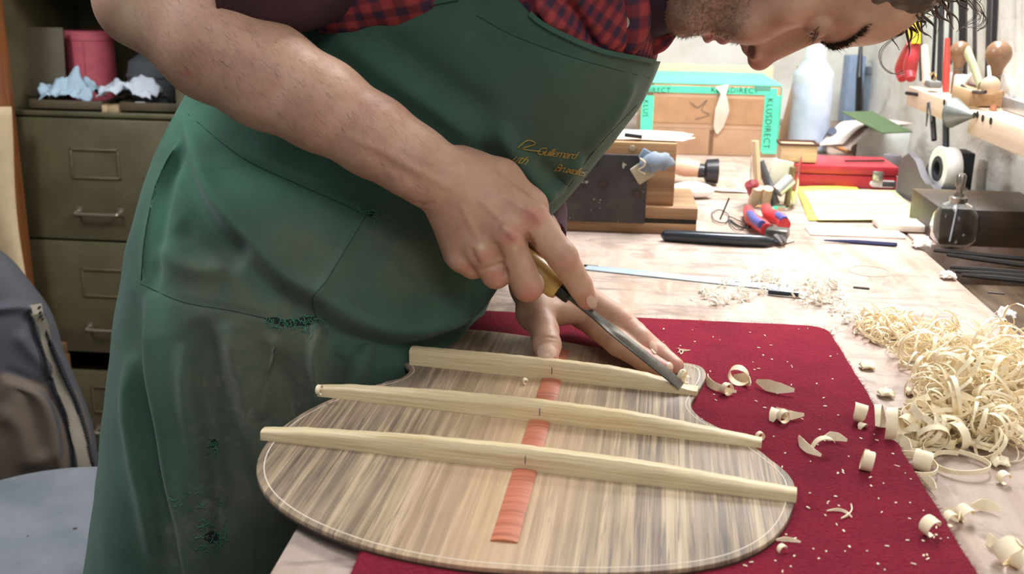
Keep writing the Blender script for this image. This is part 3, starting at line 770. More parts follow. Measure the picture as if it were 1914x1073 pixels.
SFOLD = [('ridge', [(600, 60), (660, 30), (740, -10)], 12, .008), ('groove', [(560, 20), (620, 0), (700, -40)], 12, .008), ('ridge', [(1010, 10), (1040, 40), (1060, 60)], 12, .003), ('groove', [(1060, 0), (1100, 60), (1120, 92)], 8, .009),
         ('step', [(1130, -60), (1160, 0), (1166, 60), (1160, 104)], 10, .010), ('ridge', [(980, -40), (1020, 20), (1040, 60)], 12, .006)]
SV = sculpt(TV.copy(), TF, SFOLD)
psv = proj(SV); ks = (psv[:, 1] < np.interp(psv[:, 0], HEM[:, 0], HEM[:, 1])+60)
kf = ks[TF].all(1); us = np.unique(TF[kf]); mp_ = np.full(len(SV), -1); mp_[us] = np.arange(len(us))
shirt = obj('shirt', (SV[us], mp_[TF[kf]]), M_check, PERS, smooth=180, uv=tuvw[us])
BVs = BVHTree.FromPolygons([Vector(v) for v in SV[us].tolist()], [tuple(f) for f in mp_[TF[kf]].tolist()])
for sp_ in ([(902, -30), (910, -90), (940, -170), (985, -240)],):
    try: obj('neck_strap', srib(sp_, .020, .004, .002, 6, BVs), M_apron, apron)
    except Exception: pass
def cloth_tube(ctrl, radii, nv, nu, fold=0.006, seed=0, flat=1.0):
    pth = cr(ctrl, 10); i = np.linspace(0, len(pth)-1, nv); pth = np.stack([np.interp(i, np.arange(len(pth)), pth[:, q]) for q in range(3)], 1)
    r = np.interp(np.linspace(0, 1, nv), np.linspace(0, 1, len(radii)), radii)
    V, F = tube(pth, r, nu, caps=False, flat=flat); V = np.array(V)
    F = np.array(F); N = normals(V, F)
    V += N*np.array([MN.noise(Vector((p[0]*14+seed, p[1]*14, p[2]*14)))*fold+MN.noise(Vector((p[0]*40+seed, p[1]*40, p[2]*40)))*fold*.35 for p in V])[:, None]
    Ln = np.r_[0, np.cumsum(np.linalg.norm(np.diff(pth, axis=0), axis=1))]
    a = np.linspace(0, 1, nu, endpoint=False); uv = np.stack([np.repeat(Ln, nu), np.tile(a, nv)*2*math.pi*r.mean()], 1)
    return V, F, uv
def solid(V, F, t):                            # thicken an open sheet
    N = normals(V, F); n = len(V); e = {}
    F2 = np.concatenate([F, F[:, ::-1]+n]); 
    for f in F.tolist():
        for a, b in zip(f, f[1:]+f[:1]):
            if (b, a) in e: e.pop((b, a))
            else: e[(a, b)] = 1
    rim = np.array([(b, a, a+n, b+n) for a, b in e.keys()])
    return np.concatenate([V, V-N*t]), np.concatenate([F2, rim])
# ---- body surfaces
A_ = lambda x, y, Y: P(x, y, Y)
SKIN = []
# right arm and hand
h = 0.0016
lo = np.array([-0.58, 0.70, 0.95]); hi = np.array([0.03, 1.02, 1.42])
s = Sdf(lo, hi, h)
el = A_(292, 0, .86)
s.chain([A_(640, -205, 1.02), A_(420, -70, .93), A_(272, -8, .865)], [.052, .047, .040], .01)
s.ell(A_(240, 6, .865), (.022, .024, .026), .014)
s.chain([A_(285, 2, .862), A_(400, 86, .85), A_(500, 143, .845), A_(600, 196, .842), A_(700, 256, .842), A_(770, 300, .843), A_(820, 330, .845)], [.039, .0425, .0405, .0355, .0310, .0275, .0265], .012)
s.ell(A_(800, 352, .838), (.014, .012, .014), .012)
# hand: metacarpals, knuckles
k_ = 0.010
wr = A_(835, 338, .848)
for (mx, my, mY, r0, r1) in ((992, 404, .846, .0225, .0135), (944, 440, .838, .0225, .0135), (902, 468, .838, .0215, .0130), (864, 480, .845, .0205, .0120)):
    s.cone(wr, A_(mx, my, mY), r0, r1, k_)
s.cone(A_(880, 340, .862), A_(960, 400, .866), .024, .020, .012)
s.cone(A_(850, 400, .855), A_(856, 470, .858), .020, .013, .012)
# thumb: behind the handle, first joint bulging over the edge
s.chain([A_(860, 318, .868), A_(935, 338, .876), A_(990, 385, .880), A_(1010, 440, .896), A_(1030, 490, .902)], [.020, .0175, .0140, .012, .0105], .008)
# index along the blade
fi = [A_(994, 408, .846), A_(1052, 482, .844), A_(1084, 534, .853), A_(1098, 562, .859)]
s.chain(fi, [.0142, .0122, .0103, .0088], .003)
s.ell(A_(1052, 478, .841), (.0115, .0105, .0115), .004)
# middle: bent, tip behind the handle
fm = [A_(948, 446, .838), A_(986, 536, .840), A_(1000, 528, .872), A_(990, 500, .888)]
s.chain(fm, [.0140, .0125, .0110, .0095], .0022)
s.ell(A_(950, 440, .832), (.012, .010, .012), .008)
# ring and little finger curled under
s.chain([A_(905, 474, .839), A_(927, 512, .842), A_(945, 505, .872), A_(930, 480, .888)], [.0135, .0122, .011, .0095], .0022)
s.ell(A_(899, 464, .833), (.0105, .0095, .0105), .007)
s.chain([A_(866, 482, .846), A_(884, 494, .849), A_(905, 492, .872), A_(895, 470, .885)], [.0125, .0118, .010, .009], .003)
RA = s.mesh(2)
RA = (sculpt(RA[0], RA[1], [
    ('groove', [(1038, 490), (1052, 476), (1068, 470)], 2.0, .0010), ('groove', [(1042, 498), (1056, 486), (1072, 479)], 2.0, .0008), ('groove', [(1040, 482), (1049, 470), (1062, 464)], 1.6, .0006),
    ('groove', [(1078, 545), (1090, 538), (1103, 534)], 2.0, .0006),
    ('groove', [(896, 508), (918, 500), (940, 496), (946, 520)], 4, .0022), ('groove', [(942, 498), (946, 512), (944, 500)], 4, .002),
    ('groove', [(925, 452), (928, 466), (942, 492)], 7, .0020), ('groove', [(880, 462), (884, 478), (896, 500)], 6, .0018), ('groove', [(966, 418), (984, 440), (998, 466)], 6, .0024),
    ('ridge', [(895, 372), (930, 405), (960, 430)], 6, .0009), ('ridge', [(860, 380), (880, 420), (895, 450)], 6, .0009), ('ridge', [(900, 345), (950, 370), (990, 395)], 6, .0009),
    ('groove', [(776, 380), (796, 384), (815, 378)], 4, .0010), ('ridge', [(640, 250), (720, 285), (800, 330), (860, 360)], 8, .0010), ('groove', [(690, 290), (740, 315), (790, 350)], 10, .0012),
    ('ridge', [(935, 420), (950, 432), (962, 448)], 7, .0022), ('ridge', [(980, 385), (1000, 400), (1010, 420)], 7, .0018)]), RA[1])
# left hand, palm down on the plate behind the blade
lo = np.array([-0.18, 0.76, 0.895]); hi = np.array([0.10, 1.16, 1.16]); s = Sdf(lo, hi, 0.0014)
lw = A_(1004, 528, .965)
s.chain([A_(1000, 350, 1.10), A_(1008, 440, 1.03), lw], [.020, .0195, .024], .012)
for (x, y, Y, r0, r1) in ((1098, 566, .945, .022, .0135), (1092, 590, .950, .020, .0130), (1085, 585, .975, .020, .0125), (1080, 570, .99, .018, .0115)): s.cone(lw, A_(x, y, Y), r0, r1, .010)
s.cone(lw, A_(1000, 585, .925), .022, .0175, .010)
s.cone(A_(1015, 588, .925), A_(1085, 584, .935), .012, .010, .010)
s.chain([A_(1000, 580, .925), A_(1018, 618, .900), A_(1022, 645, .880), A_(1022, 668, .866)], [.0165, .0122, .0122, .0102], .004)
s.chain([A_(1096, 562, .945), A_(1162, 600, .915), A_(1198, 634, .900), A_(1218, 656, .892)], [.0138, .0115, .0100, .0085], .003)
s.chain([A_(1092, 590, .948), A_(1156, 642, .890), A_(1205, 674, .872), A_(1240, 692, .862)], [.0130, .0112, .0098, .0082], .003)
s.chain([A_(1110, 590, .97), A_(1185, 622, .925), A_(1230, 660, .895), A_(1262, 684, .880)], [.0125, .0108, .0092, .0078], .003)
s.chain([A_(1085, 575, .99), A_(1150, 600, .965), A_(1190, 625, .945), A_(1212, 640, .938)], [.0115, .0098, .0085, .0075], .003)
LA = s.mesh(2)
LA = (sculpt(LA[0], LA[1], [('groove', [(1003, 634), (1022, 630), (1042, 634)], 2, .0008), ('groove', [(1004, 641), (1022, 638), (1042, 641)], 2, .0005), ('groove', [(1160, 612), (1172, 602), (1182, 594)], 2, .0007)]), LA[1])
# head in its own frame (x = side towards camera, y = face forward, z = crown), centimetres
HY = 0.955
hp0, hp1 = P(1282, 76, HY), P(1556, 84, HY)
HS = np.linalg.norm(hp1-hp0)/12.0
HR = np.array(Matrix.Rotation(math.radians(-2), 3, 'Y') @ Matrix.Rotation(math.radians(3), 3, 'X'))
Hf = HR@np.stack([(0, -1, 0), (0, 0, -1), (1, 0, 0)], 1).astype(float)
HO = hp1-Hf@np.array([0, 9.75, 1.75])*HS
def HW(p): return HO+np.asarray(p, float)@Hf.T*HS
s = Sdf((-9.5, -13, -20), (9.5, 14, 13), 0.17)
s.ell((0, -0.6, 3.4), (7.5, 9.7, 8.4), .5); s.ell((0, 6.0, 3.6), (4.3, 3.6, 4.4), 2.0)
s.ell((0, 2.4, -3.6), (6.1, 6.2, 7.4), 2.0)
for sx in (-1, 1):
    s.cone((sx*5.3, 0.2, -6.2), (sx*2.2, 7.0, -9.6), 1.7, 1.5, 1.6); s.ell((sx*4.3, 5.9, -2.9), (2.0, 2.0, 1.9), 1.8)
    s.cone((sx*0.9, 9.05, 1.75), (sx*4.0, 7.2, 2.5), 0.85, 0.7, 1.1); s.ell((sx*2.6, 7.6, -5.4), (2.2, 1.8, 2.2), 1.6)
    s.ell((sx*7.3, -0.8, -0.8), (0.7, 1.9, 3.1), .5)
s.ell((0, 7.0, -10.4), (2.3, 2.0, 1.7), 1.4); s.ell((0, 7.3, -7.2), (3.0, 1.6, 2.6), 1.2); s.ell((0, 7.3, -4.0), (2.4, 1.9, 2.6), 1.2)
for sx in (-1, 1): s.ell((sx*3.1, 9.5, -0.2), (1.5, 1.5, 1.05), 1.0, sub=True)
s.ell((0, 9.9, 0.35), (1.0, 0.4, 0.6), .8, sub=True)
s.cone((0, 8.2, 0.4), (0, 8.9, -4.1), 0.8, 1.35, .7); s.cone((0, 8.7, 0.5), (0, 10.5, -3.9), 0.72, 0.95, .7); s.ell((0, 10.8, -4.15), (1.05, 1.0, 0.95), .5)
for sx in (-1, 1): s.ell((sx*1.25, 9.65, -4.75), (0.78, 1.15, 0.85), .45); s.ell((sx*1.75, 10.0, -5.05), (0.48, 0.70, 0.30), .08, sub=True)
s.ell((0, 9.0, -7.25), (2.3, 0.60, 0.58), .35); s.ell((0, 8.75, -8.5), (1.9, 0.72, 0.60), .35); s.ell((0, 9.0, -6.2), (.9, .45, .8), .4)
for sx in (-1, 1): s.cone((sx*2.9, 7.9, -8.35), (0, 9.75, -7.88), .13, .15, .22, sub=True)
s.ell((0, 9.0, -9.4), (1.5, .5, .45), .5, sub=True)
for sx in (-1, 1):                               # lids over the eyeball
    s.ell((sx*3.1, 7.55, -0.15), (1.30, 1.30, 1.30), .25); s.cone((sx*1.8, 8.9, -0.55), (sx*4.3, 8.2, -0.65), .15, .12, .12, sub=True); s.cone((sx*1.7, 8.95, 0.55), (sx*4.4, 8.1, 0.65), .07, .07, .12, sub=True)
s.cone((0, -1.5, -5), (0, -5.5, -15.5), 5.9, 6.3, 2.0); s.cone((0, 3, -9), (0, -1, -16), 2.2, 3.2, 2.0)
hv, hf = s.mesh(2); hl = hv.copy()
HD = (HW(hv), hf)
# hidden torso and legs, simple
s = Sdf((-0.72, 0.82, 0.0), (0.12, 1.4, 1.62), 0.014)
c6 = [(P(*a, Y)+P(*b, Y))/2 for a, b, Y, d in SEC]
for i in range(2, 13): s.cone(c6[i], c6[i+1], .10, .10, .03)
shR, shL = A_(760, -260, 1.0), A_(1120, -60, 1.22); nk = HW((0, -5.0, -15))
s.cone(c6[12], nk, .09, .06, .04); s.cone(shR, shL, .065, .065, .03); s.cone(c6[12], shR, .1, .065, .03); s.cone(c6[12], shL, .1, .065, .03)
s.chain([shR, A_(640, -205, 1.02)], [.06, .052], .02); s.chain([shL, A_(1030, 80, 1.2), A_(1000, 230, 1.17), A_(1010, 360, 1.10)], [.05, .036, .030, .026], .02)
for y_, x_ in ((1.02, -.43), (1.17, -.45)): s.chain([(x_+.05, y_, .80), (x_+.02, y_, .5), (x_-.02, y_, .10)], [.07, .055, .042], .02)
TB = s.mesh(1)
BVb, BFb = join(RA, LA, HD, TB)
# skin tint attributes
pr = proj(BVb); red = np.zeros(len(BVb)); pale = np.zeros(len(BVb)); beard = np.zeros(len(BVb)); lip = np.zeros(len(BVb)); dark = np.zeros(len(BVb))
nR = len(RA[0]); nL = len(LA[0]); nH = len(HD[0])
red[:nR] = blob(pr[:nR], [(998, 404, 22, 20, .8), (952, 440, 22, 18, .85), (925, 515, 22, 18, .6), (991, 550, 22, 18, .7), (885, 500, 25, 12, .6), (902, 478, 22, 14, .5), (1056, 482, 16, 18, .4), (1100, 566, 16, 20, .5), (348, 138, 12, 5, .9), (700, 200, 60, 30, .2), (900, 520, 30, 16, .4)])
pale[:nR] = blob(pr[:nR], [(899, 462, 7, 6, .8), (945, 430, 8, 6, .3), (962, 464, 6, 6, .5), (1000, 520, 10, 25, .0), (240, 40, 22, 50, .5)])
red[nR:nR+nL] = blob(pr[nR:nR+nL], [(1022, 670, 26, 16, .5), (1216, 655, 22, 20, .7), (1240, 690, 26, 16, .8), (1170, 600, 20, 14, .3), (1262, 684, 20, 14, .6)])
x, y, z = np.abs(hl[:, 0]), hl[:, 1], hl[:, 2]
bm_ = np.clip((-6.6-z+0.45*np.maximum(x-1.8, 0))/1.4, 0, 1)*np.clip((y+3)/3, 0, 1)
bm_ = np.maximum(bm_, np.clip((x-4.3)/1.2, 0, 1)*np.clip((-0.5-z)/2.5, 0, 1)*np.clip((y+1)/2, 0, 1)*np.clip((6.0-y)/1.5, 0, 1))
bm_ = np.maximum(bm_, np.exp(-((z+6.35)/0.55)**2)*np.clip((y-7.6)/0.8, 0, 1)*(x < 3.2)*np.clip((9.8-y)/.4, 0, 1))
bm_ *= 1-np.exp(-((z+7.9)/1.35)**4)*np.clip((y-8.0)/0.5, 0, 1)*(x < 2.6)
bm_ *= np.clip((-11.8-z)/-2.5, 0, 1)*0.5+0.5
lp = np.exp(-((z+7.9)/1.15)**4)*np.clip((y-8.5)/0.4, 0, 1)*(x < 2.3)
beard[nR+nL:nR+nL+nH] = bm_; lip[nR+nL:nR+nL+nH] = lp
red[nR+nL:nR+nL+nH] = np.maximum.reduce([np.exp(-((x-0)/1.9)**2-((z+3.9)/1.6)**2)*np.clip((y-9.5)/1, 0, 1)*.75, np.exp(-((x-4.3)/1.8)**2-((z+2.6)/1.6)**2)*.25])
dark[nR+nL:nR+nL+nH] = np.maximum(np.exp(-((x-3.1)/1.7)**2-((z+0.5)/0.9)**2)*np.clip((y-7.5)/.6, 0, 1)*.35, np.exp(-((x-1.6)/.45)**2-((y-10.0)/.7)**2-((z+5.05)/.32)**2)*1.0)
m = NM('skin'); v = m.coord(); f = m.noise(v, 30, 6, 0.65, 0.3); g = m.noise(v, 140, 4)
c = m.ramp(f, [(0.3, s2l((172, 132, 110))), (0.55, s2l((190, 150, 126))), (0.75, s2l((200, 164, 142)))])
c = m.mix(m.math('MULTIPLY', m.attr('red'), 0.8), c, s2l((186, 104, 98)))
c = m.mix(m.attr('pale'), c, s2l((214, 192, 158)))
c = m.mix(m.attr('lip'), c, s2l((158, 88, 82)))
bn = m.ramp(m.noise(v, 260, 3, 0.7), [(0.35, (0.25, 0.25, 0.25)), (0.6, (1, 1, 1))])
c = m.mix(m.math('MULTIPLY', m.math('MULTIPLY', m.attr('beard'), bn), 0.62), c, s2l((92, 78, 60)))
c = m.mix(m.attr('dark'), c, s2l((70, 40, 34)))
m.base(c); m.rough(0.5); m.set(Subsurface_Weight=0.10, Subsurface_Scale=0.004, Specular_IOR_Level=0.35)
m.bump(m.math('ADD', m.math('MULTIPLY', g, 0.6), m.noise(v, 420, 3)), 0.22, 0.0008); M_skin = m.m
body = obj('body', (BVb, BFb), M_skin, PERS, smooth=180, col=dict(red=red, pale=pale, beard=beard, lip=lip, dark=dark))
BVB = BVHTree.FromPolygons([Vector(v) for v in BVb.tolist()], [tuple(f) for f in BFb.tolist()])
# fine forearm hair
av_ = RA[0]; an_ = normals(*RA); ap_ = proj(av_); ok_ = np.where((ap_[:, 0] > 250) & (ap_[:, 0] < 800) & ((an_*(av_-CAM)).sum(1) < 0.3))[0]
ad_ = nrm(A_(820, 330, .845)-A_(300, 10, .86)); Vh = []; Fh = []
for i in rng.choice(ok_, 3200):
    p_ = av_[i]+an_[i]*.0001; d = nrm(ad_+np.array([0, 0, -.5])+rng.normal(size=3)*.35); d = nrm(d-an_[i]*(d@an_[i])+an_[i]*.18); L = rng.uniform(.004, .010); b = nrm(np.cross(d, an_[i]))*.00007; k = len(Vh)
    Vh += [p_-b, p_+b, p_+d*L*.5+b*.7, p_+d*L*.5-b*.7, p_+d*L-an_[i]*L*.06]; Fh += [(k, k+1, k+2, k+3), (k+3, k+2, k+4)]
o_ = obj('arm_hair', (np.array(Vh), Fh), plain('arm_hair_brown', (112, 84, 62), .6, bump=0), body, smooth=0); o_['kind'] = 'stuff'
# fingernails set on the fingers
M_nail = plain('fingernail', (206, 172, 150), 0.3, bump=0.05, var=0.05)
def nail(cx, cy, rx, ry, ang, off=0.0004, n=8, mat=None):
    V = []; ca, sa = math.cos(ang), math.sin(ang); rows = []
    for i in range(n):
        for j in range(n):
            u = -1+2*i/(n-1); w = -1+2*j/(n-1); q = math.sqrt(1-w*w*.5), math.sqrt(1-u*u*.5); u2, w2 = u*q[0], w*q[1]
            x_, y_ = u2*rx, w2*ry; e_ = off*(1.4-(u2*u2+w2*w2))
            p = S(cx+x_*ca-y_*sa, cy+x_*sa+y_*ca, e_, BVB); rows.append(p if p is not None else S(cx, cy, e_, BVB))
    g = gridgeo(np.array(rows).reshape(n, n, 3)); v_, f_ = solid(g[0], g[1][:, ::-1], 0.0006)
    obj('fingernail', (v_, f_), M_nail, body, smooth=60)
nail(1105, 564, 8.5, 12.5, math.radians(-25)); nail(1221, 650, 6, 13, math.radians(-22)); nail(1022, 658, 17, 15, 0); nail(1252, 684, 7, 7, math.radians(-40)) 
# eyes
M_eye = plain('eyeball', (216, 208, 200), 0.15, bump=0, var=.03); M_iris = plain('iris', (40, 30, 24), 0.1, bump=0)
for sx in (-1, 1):
    e_ = ball(HW((sx*3.1, 7.50, -0.2)), 1.16*HS, 24, 16); eo = obj('eye', e_, M_eye, body, smooth=180)
    obj('iris', ball(HW((sx*3.1+.1*sx, 8.12, -0.50)), .60*HS, 16, 12), M_iris, eo, smooth=180)
# ---- hair, brow and beard as strands
BVh = BVHTree.FromPolygons([Vector(q) for q in hl.tolist()], [tuple(f) for f in hf.tolist()])
NHl = normals(hl, hf)
def strands(idx, length, droop, r, seg=3, rnd=0.5, lay=None):
    V = []; F = []
    for i in idx:
        p = hl[i]; n0 = NHl[i]; d = nrm(n0*droop+(lay(p) if lay else 0)+rng.normal(size=3)*rnd); L = length*rng.uniform(.6, 1.3); b = nrm(np.cross(d, rng.normal(size=3)))
        k = len(V); q = p.copy()
        for j in range(seg+1):
            w = r*(1-j/(seg+.5)); V.extend([q-b*w, q+b*w]); q = q+d*L/seg; d = nrm(d+rng.normal(size=3)*.12)
        for j in range(seg): F.append((k+2*j, k+2*j+1, k+2*j+3, k+2*j+2))
    return HW(np.array(V)), F
cand = np.where(bm_ > .35)[0]; vis = cand[(hl[cand, 1] > -2)]
pick = rng.choice(vis, size=min(9000, len(vis)), replace=True, p=(bm_[vis]/bm_[vis].sum()))
o_ = obj('beard', strands(pick, .32, .4, .018, 3, .45, lambda p: np.array([0, .3, -.6])), plain('beard_hair', (104, 88, 70), 0.6, bump=0, var=.3), body, smooth=0, label='short dark brown stubble beard'); o_['kind'] = 'stuff'
ax_ = np.abs(hl[:, 0]); brow_line = 0.95+0.62*(ax_-0.7)
bc = np.where((ax_ > .7) & (ax_ < 4.6) & (np.abs(hl[:, 2]-brow_line) < .55-.07*ax_) & (hl[:, 1] > 6))[0]
for sg in (-1, 1):
    q = bc[np.sign(hl[bc, 0]) == sg]; pk = rng.choice(q, 900)
    o_ = obj('eyebrow', strands(pk, .75, .25, .022, 3, .2, lambda p: np.array([sg*1.0, -.2, .3])), plain('brow_hair', (46, 32, 26), 0.6, bump=0), body, smooth=0); o_['kind'] = 'stuff'
ec = np.where((np.abs(ax_-3.1) < 1.35) & (np.abs(hl[:, 2]+0.28) < .12) & (hl[:, 1] > 7.8))[0]
if len(ec):
    o_ = obj('eyelashes', strands(rng.choice(ec, 160), .7, .9, .02, 3, .12, lambda p: np.array([0, .2, -.6])), BMAP['brow_hair'], body, smooth=0); o_['kind'] = 'stuff'
# head hair: cap plus curly locks
s = Sdf((-10, -13, -8), (10, 12, 14.5), 0.3)
s.ell((0, -1.4, 4.2), (8.2, 10.1, 8.9), .3); s.ell((0, 9.4, -1.9), (8.5, 5.4, 8.9), .9, sub=True); s.ell((0, 3, -7), (9.5, 8, 6.5), 1.5, sub=True)
cv, cf = s.mesh(2); cv = cv+normals(cv, cf)*np.array([MN.noise(Vector(q*.9))*.2 for q in cv])[:, None]
m = NM('brown_hair'); v = m.coord(); f = m.noise(m.coord('Object', (30, 160, 160)), 2, 4); m.base(m.ramp(f, [(0.3, s2l((38, 28, 22))), (0.7, s2l((92, 72, 56)))])); m.rough(0.42); M_hair = m.m
hair = obj('hair', (HW(cv), cf), M_hair, PERS, smooth=180, label='tousled curly brown hair')
loc = []
cn = normals(cv, cf)
sel = np.where((cv[:, 2] > 7.2) | ((cv[:, 1] < 3) & (cv[:, 2] > 1)))[0]
for i in rng.choice(sel, 420):
    p = cv[i]; d = nrm(cn[i]+rng.normal(size=3)*.5); L = rng.uniform(1.5, 4.0); a = nrm(np.cross(d, rng.normal(size=3))); b = np.cross(d, a); r_ = rng.uniform(.25, .7); ph = rng.uniform(0, 6); tw = rng.uniform(3, 8)
    pts = [p-d*.3+d*L*t*(1-.35*t)+(a*math.cos(ph+tw*t)+b*math.sin(ph+tw*t))*r_*t+np.array([0, .8, 0])*t*t*L*.35 for t in np.linspace(0, 1, 12)]
    loc.append(tube(HW(np.array(pts)), np.array([.10, .09, .02])*HS*rng.uniform(.7, 1.5), 4, False))
o_ = obj('curls', merge(*loc), M_hair, hair, smooth=180); o_['kind'] = 'stuff'
HH = HY-.02
def curl_px(pts, r, Y=HH): return tube(cr([P(x_, y_, Y+dy) for x_, y_, dy in pts], 8), r, 5, False)
wis = [curl_px([(1662, 5, 0), (1648, 28, .005), (1652, 52, .01), (1672, 66, .006), (1688, 62, 0), (1684, 50, -.004)], .0009), curl_px([(1672, 10, .004), (1655, 34, .0), (1662, 56, .01), (1684, 66, .01)], .0007), curl_px([(1690, 5, .0), (1672, 30, .01), (1676, 54, .0), (1690, 60, .01)], .0007),
       curl_px([(1700, 4, 0), (1690, 24, 0), (1700, 40, .01), (1712, 30, 0)], .0009), curl_px([(1730, 0, 0), (1716, 20, 0), (1700, 36, .01), (1690, 40, .01)], .0011)]
for k in range(7):
    q = random.uniform(-5, 5); wis.append(curl_px([(1690+q, 60, 0), (1664+q, 76, .004), (1646+q, 96, .0), (1648+q*.5, 122, .006), (1668+q, 138, 0), (1690+q, 134+q, .003)], .00016))
for k in range(16):
    q = random.uniform(-12, 12); e_ = random.uniform(-14, 14); wis.append(curl_px([(1800+q, -30, 0), (1812+q, -5, .004), (1828+q, 16, .0), (1834+e_, 40+q, .006), (1808+e_*1.5, 46+abs(e_), 0)], .00022))
o_ = obj('wisps', merge(*wis), M_hair, hair, smooth=180); o_['kind'] = 'stuff'

# ---- sleeves, collar, trousers, shoes
M_maroon = plain('maroon_cotton', (62, 34, 42), 0.9, bump=0.2)
V, F, uv = cloth_tube([A_(415, -84, .862), A_(490, -82, .872), A_(590, -120, .93), A_(720, -220, 1.01), A_(850, -230, 1.06)], [.056, .061, .066, .078, .10], 80, 90, .006, 3)
V, F = solid(V, F, .002); obj('sleeve', (V, F), M_maroon, PERS, smooth=180, label='rolled maroon right sleeve')
V, F, uv = cloth_tube([A_(1016, 440, 1.035), A_(1012, 400, 1.07), A_(990, 330, 1.13), A_(1000, 200, 1.2), A_(1040, 80, 1.2), A_(1080, -60, 1.2)], [.019, .0215, .028, .036, .05, .06], 80, 60, .006, 9)
V, F = solid(V, F, .002); obj('sleeve', (V, F), M_maroon, PERS, smooth=180, label='maroon left sleeve cuff showing behind the bib')
# loose check cloth of the shirt over upper arm and flank
V, F, uv = cloth_tube([A_(575, 8, .925), A_(650, -18, .935), A_(760, -60, .95), A_(900, -120, .98)], [.028, .040, .060, .085], 70, 90, .009, 5)
uv2 = uv; V2, F2 = V, F
obj('shirt_flank', (V2, F2), M_check, shirt, smooth=180, uv=uv2)
cl = cloth_tube([A_(1170, 92, 1.02), A_(1200, 78, 1.00), A_(1236, 70, .99), A_(1262, 62, .985)], [.010, .018, .014, .006], 30, 30, .006, 7)
obj('collar', (cl[0], cl[1]), M_check, shirt, smooth=180, uv=cl[2])
cl = cloth_tube([A_(1158, -50, .93), A_(1170, 0, .93), A_(1172, 50, .935), A_(1160, 98, .95)], [.018, .018, .015, .008], 30, 30, .006, 17)
obj('collar', (cl[0], cl[1]), M_check, shirt, smooth=180, uv=cl[2])
cl = cloth_tube([A_(1110, -40, 1.06), A_(1180, -34, 1.01), A_(1226, -36, .99), A_(1250, -44, .985)], [.078, .064, .052, .042], 40, 60, .007, 27)
obj('undershirt', (cl[0], cl[1]), plain('dark_plum_cotton', (44, 26, 34), .9, bump=.2), PERS, smooth=180, label='dark plum undershirt collar below the beard')
bt = A_(1164, 42, .912); obj('button', lathe([(0, 0), (.0050, 0), (.0056, .0008), (.0052, .0018), (.0035, .0014), (0, .0014)], 20, bt, mat=frame((1, .3, 0), (.3, -1, .1))), plain('horn_button', (150, 140, 126), .4), shirt)
s = Sdf((-0.70, 0.86, 0.03), (-0.2, 1.36, 0.9), 0.01)
for y_, x_ in ((1.02, -.43), (1.17, -.45)): s.chain([(x_+.05, y_, .78), (x_+.02, y_, .5), (x_-.02, y_, .09)], [.085, .075, .062], .01)
tv = s.mesh(2); tv = (tv[0]+normals(*tv)*np.array([MN.noise(Vector(q*14))*.006 for q in tv[0]])[:, None], tv[1])
obj('trousers', tv, plain('dark_trousers', (52, 52, 58), .9), PERS, smooth=180)
for y_, x_ in ((1.02, -.43), (1.17, -.45)):
    s = Sdf((x_-.12, y_-.08, -.02), (x_+.25, y_+.08, .16), .006)
    s.cone((x_-.03, y_, .045), (x_+.14, y_, .038), .045, .040, .02); s.cone((x_-.03, y_, .05), (x_-.02, y_, .10), .045, .045, .02)
    g = s.mesh(2); g[0][:, 2] = np.maximum(g[0][:, 2], 0.001); obj('shoe', g, plain('brown_leather', (60, 42, 30), .5), PERS, smooth=180)

# ================================================================== CHISEL
tipc = G(1274, 722, GZ+.0062); hd = A_(1062, 553, .862); ex_ = nrm(tipc-hd)
side = nrm(np.cross(ex_, (0, -1, .35)))
ch = thing('chisel', 'steel paring chisel with a yellow boxwood handle held in the right hand', 'chisel', tipc)
Lb = np.linalg.norm(tipc-hd)
zz = nrm(np.cross(ex_, np.array([0., 1, 0.]))); zz = zz if zz[2] > 0 else -zz
wv2 = nrm(np.cross(zz, ex_))
wv2 = nrm(wv2*math.cos(.5)+zz*math.sin(.5)); zz2 = nrm(np.cross(ex_, wv2)); zz2 = zz2 if zz2[2] > 0 else -zz2
V = []; 
sec = [(0, .0052, .0003), (.012, .0054, .0020), (.060, .0054, .0026), (.076, .0052, .0028), (.084, .0044, .0032), (.092, .0036, .0034), (Lb, .0036, .0034)]
for t, hw, th in sec:
    c_ = tipc-ex_*t
    for a, b in ((-1, -1), (1, -1), (1, .1), (.62, 1), (-.62, 1), (-1, .1)): V.append(c_+wv2*a*hw+zz2*(b*th*.5+th*.5))
F = [(6*i+j, 6*i+(j+1) % 6, 6*i+6+(j+1) % 6, 6*i+6+j) for i in range(len(sec)-1) for j in range(6)]+[tuple(range(6))[::-1], tuple(range(36, 42))]
obj('blade', (np.array(V), F), plain('tool_steel', (96, 92, 86), .32, .85, .2, 90), ch, smooth=30)
hp = [(0, -.002), (.0062, -.002), (.0068, .001), (.0066, .010), (.0066, .012)]
obj('ferrule', lathe([(0, -.002), (.0060, -.002), (.0066, .001), (.0066, .011), (0, .011)], 24, hd, mat=frame(wv2, -ex_)), plain('dark_ferrule', (58, 56, 52), .35, .8), ch)
obj('handle', lathe([(0, .009), (.0095, .009), (.0112, .013), (.0120, .030), (.0112, .055), (.0092, .080), (.0112, .100), (.0118, .112), (.0095, .121), (0, .123)], 28, hd, mat=frame(wv2, -ex_)), woodmat('boxwood', (160, 128, 62), (196, 164, 92), 0, 1, .35, 50), ch)
